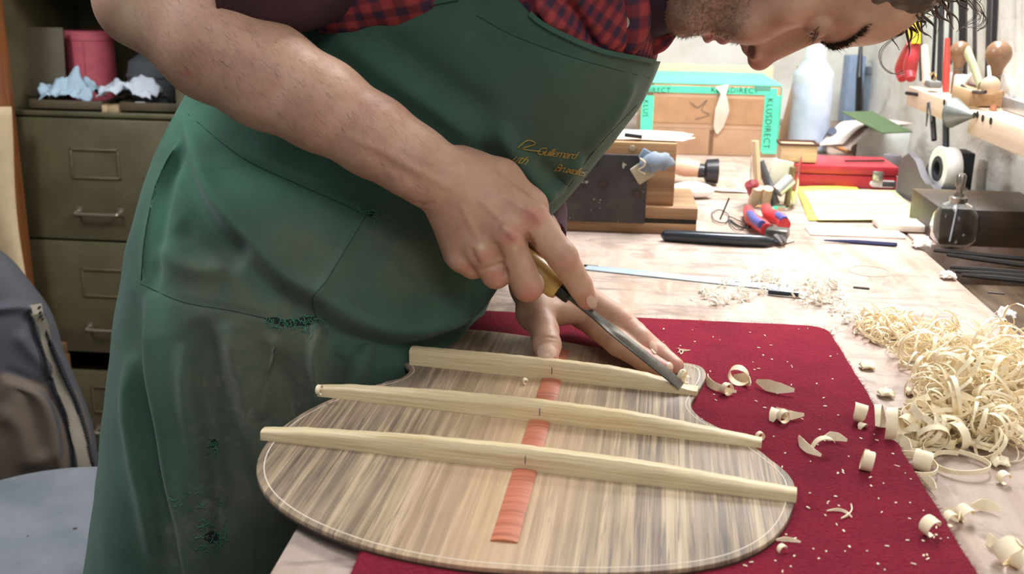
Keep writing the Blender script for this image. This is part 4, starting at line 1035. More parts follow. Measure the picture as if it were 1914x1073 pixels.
# ================================================================== LEFT: cabinet, jacket, stool
M_olive = NM('olive_enamel'); m = M_olive; v = m.coord()
sp_ = m.ramp(m.noise(v, 190, 2, 0.5), [(0.70, (0, 0, 0)), (0.74, (1, 1, 1))]); big = m.noise(v, 6, 3)
c = m.ramp(m.noise(v, 12, 5), [(0.3, s2l((76, 70, 48))), (0.7, s2l((94, 87, 62)))]); c = m.mix(m.math('MULTIPLY', sp_, m.ramp(big, [(0.45, (0, 0, 0)), (0.65, (0.7, 0.7, 0.7))])), c, s2l((150, 148, 128)))
m.base(c); m.rough(0.42); m.bump(m.noise(v, 60, 3), 0.1, 0.001); M_olive = m.m
M_brass = plain('tarnished_nickel', (150, 142, 124), .35, .8)
CY = 2.45
def cx(px, y=330): return P(px, y, CY)[0]
def cz(py, x=180): return P(x, py, CY)[2]
X0, X1 = cx(30), cx(338); X2 = cx(560); XL = X0-.014
cab = thing('filing_cabinet', 'olive metal filing cabinet with scratched drawers behind the man', 'cabinet', ((XL+X2)/2, CY+.2, 0))
zb = cz(216); zt = cz(-60)
fr_ = [box((XL+.004, CY+.2, zt/2+.02), (.018, .40, zt+.04), .001), box((X1+.012, CY+.2, zt/2), (.022, .40, zt), .001), box((X2, CY+.2, zt/2), (.018, .40, zt), .001),
       box(((XL+X2)/2, CY+.395, zt/2), (X2-XL, .006, zt), 0), box(((XL+X2)/2, CY+.2, zt), (X2-XL+.02, .41, .02), .001), box(((XL+X1)/2, CY+.2, zb-.004), (X1-XL, .38, .006), 0), box(((XL+X1)/2, CY+.003, zb+.002), (X1-XL, .012, .012), .003), box(((XL+X2)/2, CY+.2, .03), (X2-XL, .38, .05), .001)]
obj('carcass', merge(*fr_), M_olive, cab)
def drawer(x0, x1, z0, z1, dy=0.0):
    d = obj('drawer', merge(box(((x0+x1)/2, CY-.006+dy, (z0+z1)/2), (x1-x0, .018, z1-z0), .003), box(((x0+x1)/2, CY+.17+dy, (z0+z1)/2-.02), (x1-x0-.02, .33, z1-z0-.06), .002)), M_olive, cab)
    mx = (x0+x1)/2+.005; w_, hh_ = .058, .034; zc = z1-(z1-z0)*.36; t_ = .005; f_ = []
    for a in (-1, 1): f_ += [box((mx+a*w_, CY-.017+dy, zc), (t_, .004, 2*hh_+t_), .001), box((mx, CY-.017+dy, zc+a*hh_), (2*w_+t_, .004, t_), .001)]
    obj('label_holder', merge(*f_), plain('dull_brass', (128, 120, 88), .4, .6), d)
    zh = z0+(z1-z0)*.24
    pth = cr([(mx-.052, CY-.014+dy, zh), (mx-.052, CY-.036+dy, zh), (mx-.040, CY-.040+dy, zh-.002), (mx+.040, CY-.040+dy, zh-.002), (mx+.052, CY-.036+dy, zh), (mx+.052, CY-.014+dy, zh)], 4)
    obj('handle', merge(tube(pth, .0046, 8), box((mx-.052, CY-.016+dy, zh), (.016, .003, .022), .001), box((mx+.052, CY-.016+dy, zh), (.016, .003, .022), .001)), M_brass, d)
g_ = .005
for a, b, dy in ((222, 446, 0), (450, 655, 0), (690, 858, -.006), (864, 1040, 0)):
    z1 = cz(a); z0 = max(cz(b), .06); drawer(X0+.002, X1-.002, z0, z1, dy); drawer(X1+.026, X2-.012, z0, z1, 0)
# things lying in the open bay
M_tray = plain('brown_tray', (88, 76, 56), .5)
zs = zb
def bay(px, Y): return P(px, 100, Y)[0]
for (a, b, nm) in ((44, 182, 'left'), (216, 334, 'right')):
    xa, xb = bay(a, CY+.03), bay(b, CY+.03); z_ = zs+.006
    t = obj('sliding_tray', merge(box(((xa+xb)/2, CY+.14, z_+.006), (xb-xa, .22, .004), .001), box(((xa+xb)/2, CY+.03, z_+.014), (xb-xa, .005, .020), .001), box((xa+.003, CY+.14, z_+.014), (.005, .22, .02), .001), box((xb-.003, CY+.14, z_+.014), (.005, .22, .02), .001)), M_tray)
    tag(t, 'brown metal tray at the %s of the open cabinet bay' % nm, 'tray')
t = obj('leaning_panel', box((bay(72, CY+.10), CY+.12, zs+.105), (.105, .006, .18), .002, (-.10, 0.0, 0.10)), plain('brown_board', (92, 82, 66), .7)); tag(t, 'brown board leaning upright inside the open cabinet bay', 'board')
t = thing('pink_tin', 'round pink tin standing at the back of the open cabinet bay', 'tin', (bay(162, CY+.20), CY+.22, zs+.012))
L_ = np.array(t.location)
obj('tin_body', lathe([(0, 0), (.058, 0), (.060, .002), (.060, .150), (0, .150)], 40, L_), plain('pink_paint', (196, 92, 104), .5), t)
obj('lid', lathe([(.0602, .150), (.0622, .151), (.0622, .170), (.059, .173), (0, .172)], 40, L_), BMAP['pink_paint'], t); obj('side_seam', box(L_+(.012, -.0602, .075), (.0015, .001, .145)), BMAP['pink_paint'], t)
def crumple(c, sx, sy, sz, seed, n=46, fold=.5, turns=1):
    Pts = np.zeros((n, n, 3))
    for i in range(n):
        for j in range(n):
            u, w = i/(n-1)*2-1, j/(n-1)*2-1
            a = MN.noise(Vector((u*1.6+seed, w*1.6, 0))); b = MN.noise(Vector((u*3.4, w*3.4+seed, 5))); cc = MN.noise(Vector((u*7+seed, w*7, 9)))
            r = max(0, 1-(u*u+w*w)*.42)
            Pts[i, j] = (c[0]+sx*(u*(1-.12*w*w)+.16*b), c[1]+sy*(w*(1-.12*u*u)+.16*a), c[2]+sz*max(0.02, r*(.55+abs(a)*1.1+abs(b)*.35)+abs(cc)*.10))
    v_, f_ = gridgeo(Pts); return solid(v_, f_, .0012)
z_ = zs+.016
v_, f_ = crumple((bay(122, CY+.06), CY+.08, z_), .070, .05, .062, 3.2); t = obj('rag', (v_, f_), plain('pale_blue_cloth', (166, 190, 206), .9), smooth=180); tag(t, 'crumpled pale blue rag in the open cabinet bay', 'cloth')
m = NM('clear_polythene'); m.base((.78, .84, .92)); m.rough(.15); m.set(Transmission_Weight=.25, IOR=1.15, Alpha=.8); m.bump(m.noise(m.coord(), 60, 4), .6, .004); M_poly = m.m
v_, f_ = crumple((bay(236, CY+.05), CY+.07, z_+.012), .072, .05, .052, 8.1); t = obj('plastic_bag', (v_, f_), M_poly, smooth=180); tag(t, 'clear plastic bag lying rumpled in the open cabinet bay', 'bag')
t = thing('plastic_tub', 'round smoky plastic tub behind the clear bag', 'tub', (bay(283, CY+.16), CY+.17, zs+.012)); L_ = np.array(t.location)
m = NM('smoky_plastic'); m.base(s2l((96, 100, 104))); m.rough(.2); m.set(Alpha=.8); M_smoke = m.m
obj('tub_body', lathe([(0, 0), (.050, 0), (.062, .02), (.066, .07), (.060, .105), (.030, .125), (0, .13)], 36, L_), M_smoke, t); obj('rim', lathe([(.0665, .066), (.069, .068), (.069, .074), (.0665, .076)], 36, L_), M_smoke, t)
M_block = woodmat('beech_offcut', (150, 126, 92), (186, 162, 124), 0, 1, .6, 60)
for px, sx, rz, lb in ((190, .022, .5, 'small pale offcut between the two trays'), (208, .030, -.2, 'longer brown offcut between the two trays')):
    t = obj('wood_offcut', box((bay(px, CY+.04), CY+.04, zs+.012), (sx, .04, .020), .001, (0, 0, rz)), M_block); tag(t, lb, 'offcut')
t = obj('chalk_stub', tube([(bay(252, CY+.03)-.01, CY+.035, zs+.026), (bay(252, CY+.03)+.012, CY+.037, zs+.026)], .005, 10), plain('white_chalk', (226, 226, 220), .8)); tag(t, 'short stub of white chalk on the right tray', 'chalk')
t = obj('rubber_lump', ball((bay(292, CY+.06), CY+.08, zs+.026), (.018, .016, .016)), plain('black_rubber', (40, 40, 42), .6)); tag(t, 'dark rubber lump beside the plastic tub', 'knob')
# wall-side timber and paper
t = obj('timber_post', box((P(14, 150, CY-.05)[0]-.03, CY-.05, .85), (.06, .04, 1.7), .003), woodmat('orange_pine', (110, 62, 28), (150, 92, 48), 2, 1, .55, 50)); tag(t, 'orange-brown upright timber left of the cabinet', 'post')
a = np.linspace(0, 1, 26); Pts = np.array([[(cx(-60)+.180*j/11+.006*math.sin(i*.3), CY-.10-.010*math.sin(j*.7+i*.1), z) for j in range(12)] for i, z in enumerate(np.linspace(.28, P(20, 200, CY-.1)[2], 26))])
v_, f_ = gridgeo(Pts); t = obj('kraft_paper', solid(v_, f_, .002), plain('kraft', (196, 172, 136), .8, nscale=14), smooth=180); tag(t, 'sheet of tan kraft paper standing beside the cabinet', 'paper')
# jacket on a chair
JY = 1.72
def jp(x, y, Y=JY): return P(x, y, Y)
js = [((-210, 470), (-30, 458), JY, .05), ((-230, 520), (30, 505), JY, .07), ((-240, 600), (84, 585), JY, .085), ((-250, 690), (118, 680), JY, .09), ((-250, 760), (150, 760), JY, .095), ((-250, 840), (172, 840), JY, .10), ((-250, 960), (180, 960), JY, .10), ((-240, 1080), (170, 1080), JY, .09)]
def loft_simple(secs, nv, nu, grow=0):
    pts, uv = loft_secs(secs, nv, nu, 2.1, grow); v_, f_ = gridgeo(pts, True); f_ = f_.copy()
    N = normals(v_, f_); 
    if ((v_-v_.mean(0))*N).sum() < 0: f_ = f_[:, ::-1].copy()
    return v_, f_
jv, jf = loft_simple(js, 130, 200)
jv = sculpt(jv, jf, [('step', [(0, 700), (40, 716), (84, 740), (110, 800), (118, 880)], 10, .016), ('ridge', [(-20, 580), (40, 575), (80, 590)], 8, .010), ('groove', [(78, 590), (92, 660), (120, 740), (140, 860)], 9, .010), ('ridge', [(30, 620), (60, 660), (100, 700)], 14, .008),
                     ('ridge', [(0, 760), (40, 800), (60, 880)], 20, .012), ('groove', [(20, 720), (60, 760), (84, 860)], 12, .009), ('ridge', [(95, 640), (130, 720), (158, 800), (168, 900)], 9, .010)])
jn = normals(jv, jf); jv = jv+jn*np.array([MN.noise(Vector(q*9))*.006 for q in jv])[:, None]
pj = proj(jv); cen_ = np.stack([np.interp(pj[:, 1], [500, 690, 720, 900], [60, 60, 30, 30]), pj[:, 1]], 1)
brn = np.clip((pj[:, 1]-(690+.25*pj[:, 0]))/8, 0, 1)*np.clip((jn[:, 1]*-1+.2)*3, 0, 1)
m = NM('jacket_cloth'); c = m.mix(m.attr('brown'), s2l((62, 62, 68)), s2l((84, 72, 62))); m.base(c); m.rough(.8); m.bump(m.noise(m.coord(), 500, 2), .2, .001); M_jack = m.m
chr_ = thing('wooden_chair', 'chair at the left edge, hidden under the hung jacket', 'chair', (jp(0, 800)[0]-.05, JY+.03, 0))
cx0 = float(chr_.location[0])-.08; M_chair = woodmat('brown_chair_wood', (80, 56, 36), (110, 80, 52), 2, 1, .5, 50)
obj('backrest', merge(box((cx0-.08, JY, .77), (.22, .02, .06), .004)), M_chair, chr_); obj('seat', box((cx0-.08, JY+.2, .45), (.30, .36, .03), .006), M_chair, chr_)
for sx_, sy_, hh_ in ((-.18, 0, .80), (.02, 0, .80), (-.18, .36, .44), (.06, .36, .44)): obj('leg', box((cx0+sx_, JY+sy_, hh_/2), (.03, .03, hh_), .003), M_chair, chr_)
jk = obj('jacket', (jv, jf), M_jack, smooth=180, col=dict(brown=brn)); tag(jk, 'charcoal and brown work jacket hung over a chair, zip side towards the man', 'jacket')
BVj = BVHTree.FromPolygons([Vector(q) for q in jv.tolist()], [tuple(f) for f in jf.tolist()])
tp_ = [(62, 572), (84, 640), (112, 710), (138, 780), (154, 850), (160, 900)]
obj('facing_tape', srib(tp_, .024, .003, .004, 5, BVj), plain('beige_tape', (142, 132, 116), .85), jk, label='pale beige zip tape')
for off_ in (-17, 15):
    q = [(x_+off_*(.5+.5*min(1, (y_-560)/150)), y_+6) for x_, y_ in tp_]; base_ = cr(q, 14); teeth = []
    for i_, (x_, y_) in enumerate(base_):
        p_ = S(x_, y_, .006, BVj)
        if p_ is not None: teeth.append(box(p_, (.006, .004, .0032), 0, (0, -.9 if off_ < 0 else -.9, 0)))
    zt_ = obj('zip_teeth', merge(*teeth), plain('black_zip', (30, 30, 34), .4), jk); zt_['kind'] = 'stuff'
    obj('zip_tape', srib(q, .009, .003, .002, 5, BVj), plain('dark_zip_tape', (40, 40, 46), .85), jk)
# stool
SZ = .52; sc_ = G(232, 985, SZ); ml_ = G(0, 918, SZ)
e1 = G(200, 868, SZ); SR = .20; SCx, SCy = e1[0]+.012, e1[1]-SR
st = thing('stool', 'round grey-blue topped stool in the lower left corner', 'stool', (SCx, SCy, 0))
m = NM('grey_blue_vinyl'); v = m.coord(); m.base(m.ramp(m.noise(v, 14, 6), [(0.3, s2l((92, 98, 104))), (0.7, s2l((112, 116, 120)))])); m.rough(.38); m.bump(m.noise(v, 60, 5), .15, .001)
obj('seat', lathe([(0, -.04), (SR-.01, -.04), (SR, -.032), (SR+.002, -.010), (SR-.004, -.002), (SR-.014, 0), (0, .001)], 80, (SCx, SCy, SZ)), m.m, st)
for k in range(4):
    a = math.pi/4+k*math.pi/2; d = np.array([math.cos(a), math.sin(a)])
    obj('leg', tube([(SCx+d[0]*.10, SCy+d[1]*.10, SZ-.04), (SCx+d[0]*.17, SCy+d[1]*.17, .0)], .012, 10), plain('stool_steel', (70, 70, 72), .4, .7), st)
a = np.linspace(0, 2*math.pi, 40); obj('foot_ring', tube(np.stack([SCx+.15*np.cos(a), SCy+.15*np.sin(a), np.full(40, .2)], 1), .009, 8, False), BMAP['stool_steel'], st)
for x_, y_, s_ in ((140, 988, 4), (52, 1002, 2)):
    q = G(x_, y_, SZ+.001); obj('paint_fleck', lathe([(0, 0), (.0016*s_/2, 0), (0, .0006)], 8, q), plain('dark_fleck', (40, 36, 32), .8), st)

# ================================================================== BACK OF THE BENCH
M_card = NM('cardboard'); m = M_card; v = m.coord(); m.base(m.ramp(m.noise(v, 16, 5), [(0.3, s2l((172, 136, 104))), (0.7, s2l((192, 158, 126)))])); m.rough(.8); m.bump(m.noise(m.coord('Object', (1, 1, 300)), 1, 2), .15, .0006); M_card = m.m
M_green = plain('mint_tape', (92, 224, 180), .35, nscale=20); M_ink = plain('marker_ink', (44, 52, 50), .6, bump=0); M_clear = plain('clear_tape', (222, 206, 190), .18, bump=.3, nscale=25)
b0 = G(1215, 291); b1 = G(1447, 291); BYf = (b0[1]+b1[1])/2; bw0, bw1 = b0[0], b1[0]; bh = P(1330, 158, BYf)[2]-BZ
bx = thing('parcel_box', 'cardboard parcel banded with mint green printed tape at the back of the bench', 'box', ((bw0+bw1)/2, BYf+.15, BZ))
cxb = (bw0+bw1)/2; wb_ = bw1-bw0; mp2 = wb_/232
obj('carton', box((cxb, BYf+.15, BZ+bh/2), (wb_, .30, bh), .003), M_card, bx)
def fb(x0, y0, x1, y1, th, name, mat, parent=bx, lift=0, **k):
    a_ = P(x0, y0, BYf); c_ = P(x1, y1, BYf); return obj(name, box(((a_[0]+c_[0])/2, BYf-th/2-lift, (a_[2]+c_[2])/2), (abs(c_[0]-a_[0]), th, abs(a_[2]-c_[2])), 0), mat, parent, **k)
tb1 = fb(1202, 159, 1452, 178, .0014, 'tape_band', M_green, label='wide mint tape along the top'); tb2 = fb(1200, 178, 1219, 250, .0014, 'tape_band', M_green); tb3 = fb(1430, 178, 1450, 288, .0014, 'tape_band', M_green)
obj('tape_band', box((cxb, BYf+.15, BZ+bh+.0007), (wb_+.002, .3, .0012)), M_green, bx)
obj('tape_band', box((bw1+.0007, BYf+.03, BZ+bh*.55), (.0013, .06, bh*.85)), M_green, bx)
fb(1219, 236, 1430, 242, .0008, 'clear_tape_seam', M_clear); fb(1327, 243, 1331, 289, .0012, 'flap_joint', plain('flap_shadow', (120, 88, 60), .9))
fb(1222, 180, 1425, 234, .0010, 'clear_tape_panel', plain('brown_parcel_tape', (176, 138, 104), .22), label='glossy brown parcel tape panel')
def flat_text(s, px, py, size, parent, mat, vert=False, Y=None, th=.0003, lift=.0018):
    V, F = text_geo(s, 0.0, 1.1); Y = Y or BYf; o_ = P(px, py, Y); sz = size*mp2
    if vert: Q = np.stack([o_[0]+V[:, 1]*sz*1.1, np.full(len(V), Y-lift), o_[2]-V[:, 0]*sz], 1)
    else: Q = np.stack([o_[0]+V[:, 0]*sz, np.full(len(V), Y-lift), o_[2]+V[:, 1]*sz], 1)
    obj('printed_letters', (Q, F), mat, parent, smooth=0)
flat_text('KLUSDIRECT', 1328, 172, 14, tb1, M_ink); flat_text('DIRECT', 1204, 172, 13, tb1, M_ink); flat_text('KLUSDIRECT', 1434, 183, 15, tb3, M_ink, True); flat_text('KLUS', 1203, 186, 13, tb2, M_ink, True)
fb(1410, 160, 1440, 170, .0004, 'grey_label', plain('grey_label_ink', (92, 150, 130), .5), tb1, .0016)
ply = [(0, -.002), (.6, .2)]
g = ribbon(cr([P(1350, 160, BYf-.004), P(1352, 176, BYf-.008), P(1350, 205, BYf-.010), P(1343, 235, BYf-.006), P(1340, 250, BYf-.004)], 6), (1, 0, .1), [.026, .010, .028, .020, .004], .0006)
obj('hanging_tape_end', g, M_clear, bx, label='loose end of clear tape hanging down')
obj('scribble', merge(tube(cr([P(1290, 190, BYf-.0018), P(1305, 200, BYf-.0018), P(1322, 186, BYf-.0018), P(1312, 205, BYf-.0018), P(1326, 214, BYf-.0018), P(1300, 222, BYf-.0018)], 6), .0007, 5)), plain('pencil_line', (120, 104, 92), .7), bx)
# slats of pale wood behind the parcel and the flap beside it
t = obj('pine_board', box((P(1320, 120, 2.50)[0], 2.50, (BZ+P(1320, 121, 2.49)[2])/2), (.30, .02, P(1320, 121, 2.49)[2]-BZ), .002), woodmat('pale_pine', (206, 176, 140), (228, 204, 170), 0, 1, .6, 40)); tag(t, 'pale pine board standing behind the mint-taped parcel', 'board')
q0 = G(1462, 284); t = obj('cardboard_flap', prism([(0, 0), (.045, 0), (.075, .145), (.030, .165)], 0, .004), M_card); t.rotation_euler = (math.radians(88), 0, .1); t.location = Vector(G(1466, 268)+np.array([0.02, .0, .085])); tag(t, 'cardboard sheet leaning between parcel and white bottle', 'cardboard')
# white bottle
t = thing('plastic_bottle', 'translucent white squeeze bottle with white cap, half full', 'bottle', G(1508, 281)); L_ = np.array(t.location); k_ = mpp(L_)
m = NM('milky_plastic'); m.base(s2l((232, 238, 244))); m.rough(.3); m.set(Transmission_Weight=.35, Subsurface_Weight=.3, Subsurface_Scale=.01); M_milk = m.m
r_ = 37*k_; hb = 186*k_*1.03
obj('bottle_body', lathe([(0, 0), (r_*.92, 0), (r_, .004), (r_, hb*.72), (r_*.96, hb*.75), (r_*.52, hb*.865), (r_*.50, hb*.89), (0, hb*.89)], 40, L_), M_milk, t)
obj('liquid', lathe([(r_*1.003, hb*.03), (r_*1.004, hb*.64), (r_*1.003, hb*.645)], 40, L_), plain('bluish_liquid', (196, 206, 224), .3, bump=0), t, label='bluish band of the liquid inside')
obj('cap', lathe([(r_*.50, hb*.875), (r_*.50, hb*1.0), (r_*.44, hb*1.01), (0, hb*1.01)], 28, L_), plain('white_cap', (244, 244, 246), .35), t)
# corner cluster: blue bin, brush, jar, card, booklets
t = obj('blue_bin', box(G(1590, 232)+np.array([0, .03, .085]), (.042, .05, .165), .004, (0, 0, .1)), plain('slate_blue', (136, 156, 184), .5)); tag(t, 'slate blue upright box in the far corner of the bench', 'box')
t = obj('long_brush', merge(tube([G(1603, 238)+[0, -.01, .01], P(1606, 140, 2.52), P(1609, 82, 2.55)], [.011, .007, .004], 10)), plain('black_plastic', (34, 36, 42), .4)); tag(t, 'black handled brush standing against the blue box', 'brush')
t = thing('storage_jar', 'clear jar with metal bits next to the blue box', 'jar', G(1625, 228)); L_ = np.array(t.location); m = NM('clear_glass'); m.base((.97, .985, .98)); m.rough(.01); m.set(Transmission_Weight=1.0, IOR=1.18); M_glass = m.m
obj('jar_wall', lathe([(0, 0), (.030, 0), (.034, .006), (.034, .095), (.028, .11), (.028, .125)], 30, L_), plain('jar_plastic', (176, 190, 200), .15, trans=.5, bump=0), t); obj('lid', lathe([(.030, .122), (.031, .14), (.02, .15), (0, .152)], 30, L_), plain('brushed_lid', (190, 194, 198), .3, .7), t)
for k in range(5):
    q = L_+np.array([random.uniform(-.018, .018), random.uniform(-.018, .018), .014+.012*k]); obj('metal_bit', ball(q, (.011, .009, .009), 10, 6), plain('dull_metal', (120, 124, 130), .3, .8), t)
M_paper = plain('white_paper', (226, 222, 214), .8, bump=.05)
t = thing('carton_of_cards', 'small white carton with papers spilling over its top', 'carton', G(1650, 300)); L_ = np.array(t.location)
obj('carton_body', box(L_+(0, .04, .03), (.10, .08, .06), .002, (0, 0, -.08)), plain('pale_box', (214, 218, 214), .7), t); obj('end_label', box(L_+(-.052, .03, .028), (.003, .05, .045), 0, (0, 0, -.08)), plain('brown_end', (110, 70, 56), .7), t)
for k, (dx, dz, rz, colr) in enumerate(((-.02, .066, .3, (222, 206, 196)), (-.045, .069, .55, (214, 196, 186)), (-.01, .071, .1, (204, 190, 182)))):
    pth = np.array([[L_[0]+dx-.075*math.cos(rz)*u, L_[1]+.03-.05*u, L_[2]+dz-.055*max(0, u-.25)**1.3] for u in np.linspace(-.7, 1, 14)]); obj('leaflet', ribbon(pth, (-.3, 1, 0), .07, .0012), plain('leaflet_%d' % k, colr, .7), t)
t = obj('green_card', box(G(1638, 236, BZ+.075)+np.array([0, 0, .008]), (.10, .10, .0018), 0, (.30, .05, .75)), plain('moss_green', (72, 92, 58), .6)); tag(t, 'moss green card resting on the stack of leaflets', 'card')
t = obj('pencil', tube([G(1552, 268, BZ+.004), G(1588, 284, BZ+.004)], .0035, 6), plain('orange_pencil', (222, 150, 84), .4)); tag(t, 'orange pencil lying behind the red case', 'pencil')
t = obj('blue_grip', tube([G(1540, 272, BZ+.01), P(1556, 245, 2.2)], .009, 8), plain('navy_grip', (66, 74, 96), .5)); tag(t, 'navy tool grip beside the white bottle', 'tool')
# red case with wooden box on it
t = thing('red_case', 'flat red metal case with a hasp at the back of the bench', 'case', G(1580, 350)); L_ = np.array(t.location); M_red = plain('red_enamel', (172, 46, 58), .35); k_ = mpp(L_)
a_, c_ = G(1488, 348), G(1672, 352); w_ = c_[0]-a_[0]; xm = (a_[0]+c_[0])/2; ym = a_[1]
obj('case_body', box((xm, ym+.055, BZ+.011), (w_, .11, .022), .002), M_red, t); obj('case_lid', box((xm, ym+.054, BZ+.031), (w_+.002, .112, .016), .003), M_red, t)
obj('hasp', merge(box((xm+w_*.30, ym-.003, BZ+.022), (.018, .004, .018), .001), box((xm+w_*.30, ym-.006, BZ+.018), (.008, .004, .008), .001)), plain('nickel', (200, 196, 186), .25, .9), t)
t = obj('scriber', tube([(xm+.0, ym+.03, BZ+.042), (xm+.07, ym+.045, BZ+.042)], .0016, 6), plain('black_wire', (30, 28, 28), .4)); tag(t, 'thin black scriber lying on the red case', 'tool')
a_ = G(1505, 318, BZ+.04); t = thing('wooden_tray', 'small wooden tray with dark rim on the red case', 'tray', (a_[0], ym+.025, BZ+.0395)); L_ = np.array(t.location)
obj('tray_body', box(L_+(0, 0, .016), (.062, .045, .030), .003), woodmat('tray_beech', (196, 160, 124), (220, 188, 152), 0, 1, .5, 60), t); obj('rim', merge(*[box(L_+(sx*.032, 0, .032), (.003, .047, .004)) for sx in (-1, 1)]+[box(L_+(0, sy*.0235, .032), (.066, .003, .004)) for sy in (-1, 1)]), plain('dark_rim', (84, 52, 44), .5), t)
t = thing('utility_knife', 'white and grey utility knife in front of the red case', 'knife', G(1645, 352)); L_ = np.array(t.location)
obj('grip', merge(ball(L_+(-.010, 0, .009), (.014, .010, .009)), box(L_+(.006, 0, .009), (.034, .016, .015), .004)), plain('white_plastic', (236, 234, 230), .35), t); obj('dark_inlay', box(L_+(.012, -.008, .009), (.022, .003, .009), .001), plain('grey_inlay', (70, 70, 74), .5), t)
# block with black plate (clamping jig)
q = G(1180, 436); JYf = q[1]
jg = thing('clamping_jig', 'oak clamping block with a black iron face plate on a stepped base', 'jig', (P(1150, 400, JYf)[0], JYf+.07, BZ)); M_oak = woodmat('oiled_oak', (126, 92, 62), (170, 132, 94), 0, 1.2, .45, 55)
xa = P(1000, 400, JYf)[0]; xb = P(1303, 405, JYf)[0]; xc = P(1263, 330, JYf)[0]; zt_ = P(1260, 271, JYf)[2]
obj('base', merge(box(((xa+xb)/2, JYf+.075, BZ+.008), (xb-xa, .15, .015), .001), box(((xa+xb)/2, JYf+.077, BZ+.019), (xb-xa-.003, .146, .007), 0)), M_oak, jg)
obj('base_step', box(((xa+xb)/2, JYf+.075, BZ+.030), (xb-xa+.001, .15, .016), .001), M_oak, jg)
obj('base_groove', box(((xa+xb)/2, JYf+.076, BZ+.0185), (xb-xa-.0005, .148, .006), 0), plain('groove_black', (48, 40, 34), .7), jg)
obj('block', box(((xa+xc)/2, JYf+.078, (BZ+.038+zt_)/2), (xc-xa, .13, zt_-BZ-.038), .0015), M_oak, jg)
xp = P(1209, 350, JYf-.01)[0]; zp0, zp1 = P(1200, 419, JYf-.01)[2], P(1200, 291, JYf-.01)[2]
m = NM('black_iron'); v = m.coord(); c = m.ramp(m.noise(v, 40, 5), [(0.3, s2l((44, 42, 44))), (0.7, s2l((66, 62, 62)))]); c = m.mix(m.ramp(m.noise(v, 60, 3, .6, .5), [(0.66, (0, 0, 0)), (0.70, (1, 1, 1))]), c, s2l((170, 164, 150))); m.base(c); m.rough(.4); m.set(Metallic=.3)
pl_ = obj('face_plate', box(((xa+xp)/2, JYf-.003, (zp0+zp1)/2), (xp-xa, .010, zp1-zp0), .0015), m.m, jg, label='black iron plate with paint flecks')
for x_, y_ in ((1126, 342), (1065, 358), (1190, 362)):
    q = P(x_, y_, JYf-.009); obj('screw_head', lathe([(0, 0), (.006, 0), (.0055, .0012), (0, .0016)], 16, q, mat=frame((1, 0, 0), (0, -1, 0))), plain('blackened_screw', (70, 60, 54), .4, .7), pl_)
obj('steel_plug', lathe([(0, 0), (.004, 0), (.0036, .001), (0, .001)], 14, P(1182, 277, JYf+.0125), mat=frame((1, 0, 0), (0, -1, 0))), plain('bright_plug', (206, 190, 160), .4, .4), jg)
v_, f_ = crumple((P(1190, 260, JYf+.08)[0], JYf+.075, zt_+.0005), .078, .05, .0016, 5.5, 40); t = obj('dust_cloth', (v_, f_), plain('cream_cloth', (226, 206, 188), .9), smooth=180); tag(t, 'thin cream cloth spread over the oak clamping block', 'cloth')
t = obj('marking_pen', tube([P(1168, 252, JYf+.03), P(1200, 256, JYf+.025)], .0028, 8), BMAP['black_plastic']); tag(t, 'short black pen on the clamping block', 'pen')
# tied grey rag on the plate's corner
t = thing('tied_rag', 'small grey cloth bundle tied with string on the corner of the black plate', 'rag', P(1216, 320, JYf-.03)); L_ = np.array(t.location); M_grag = plain('grey_blue_cloth', (122, 132, 146), .9)
g = tube(cr([P(1204, 306, JYf-.022), P(1222, 304, JYf-.028), P(1240, 303, JYf-.026), P(1260, 307, JYf-.02)], 6), [.010, .013, .012, .0022], 16); Vn = g[0]+np.array([[MN.noise(Vector(p*120))*.004]*3 for p in g[0]]); obj('bundle', (Vn, g[1]), M_grag, t, smooth=180)
obj('cloth_tail', box(P(1200, 322, JYf-.022), (.024, .005, .026), .002, (0, -.6, .2)), plain('buff_cloth', (170, 160, 140), .9), t); obj('cloth_tail', box(P(1213, 294, JYf-.022), (.026, .006, .015), .002, (0, .5, .2)), plain('blue_grey_cloth', (120, 140, 158), .9), t)
obj('string', tube(cr([P(1196, 296, JYf-.036), P(1206, 304, JYf-.040), P(1202, 312, JYf-.038), P(1194, 318, JYf-.036), P(1206, 326, JYf-.036)], 6), .0012, 6), plain('twine', (206, 192, 160), .9), t)
# mallet-like hammer beyond the jig, white stone, white strip
t = thing('small_hammer', 'small hammer with a beech handle beyond the oak block', 'hammer', G(1290, 344)); L_ = np.array(t.location)
obj('head', tube([L_+(.012, 0, .024), L_+(.022, 0, .024), L_+(.026, 0, .024), L_+(.046, 0, .024)], [.012, .012, .020, .022], 20), plain('dark_steel', (70, 68, 70), .35, .8), t); obj('handle', tube([L_+(-.05, .02, .03), L_+(-.01, .005, .028), L_+(.014, 0, .026)], [.010, .016, .013], 14), woodmat('hammer_beech', (206, 160, 130), (226, 188, 160), 0, 1, .5, 60), t)
a_ = G(1293, 372); t = obj('white_soap', ball(a_+np.array([0, .01, .013]), (.036, .020, .013), 28, 16), plain('white_wax', (240, 238, 232), .4), smooth=180); tag(t, 'smooth white oval block on the base of the oak jig', 'block')
t = obj('paper_strip', ribbon(np.array([G(1316, 352, BZ+.003), G(1350, 354, BZ+.005), G(1398, 358, BZ+.002)]), (0, 1, 0), .016, .001), M_paper); tag(t, 'white paper strip lying behind the white oval block', 'paper')
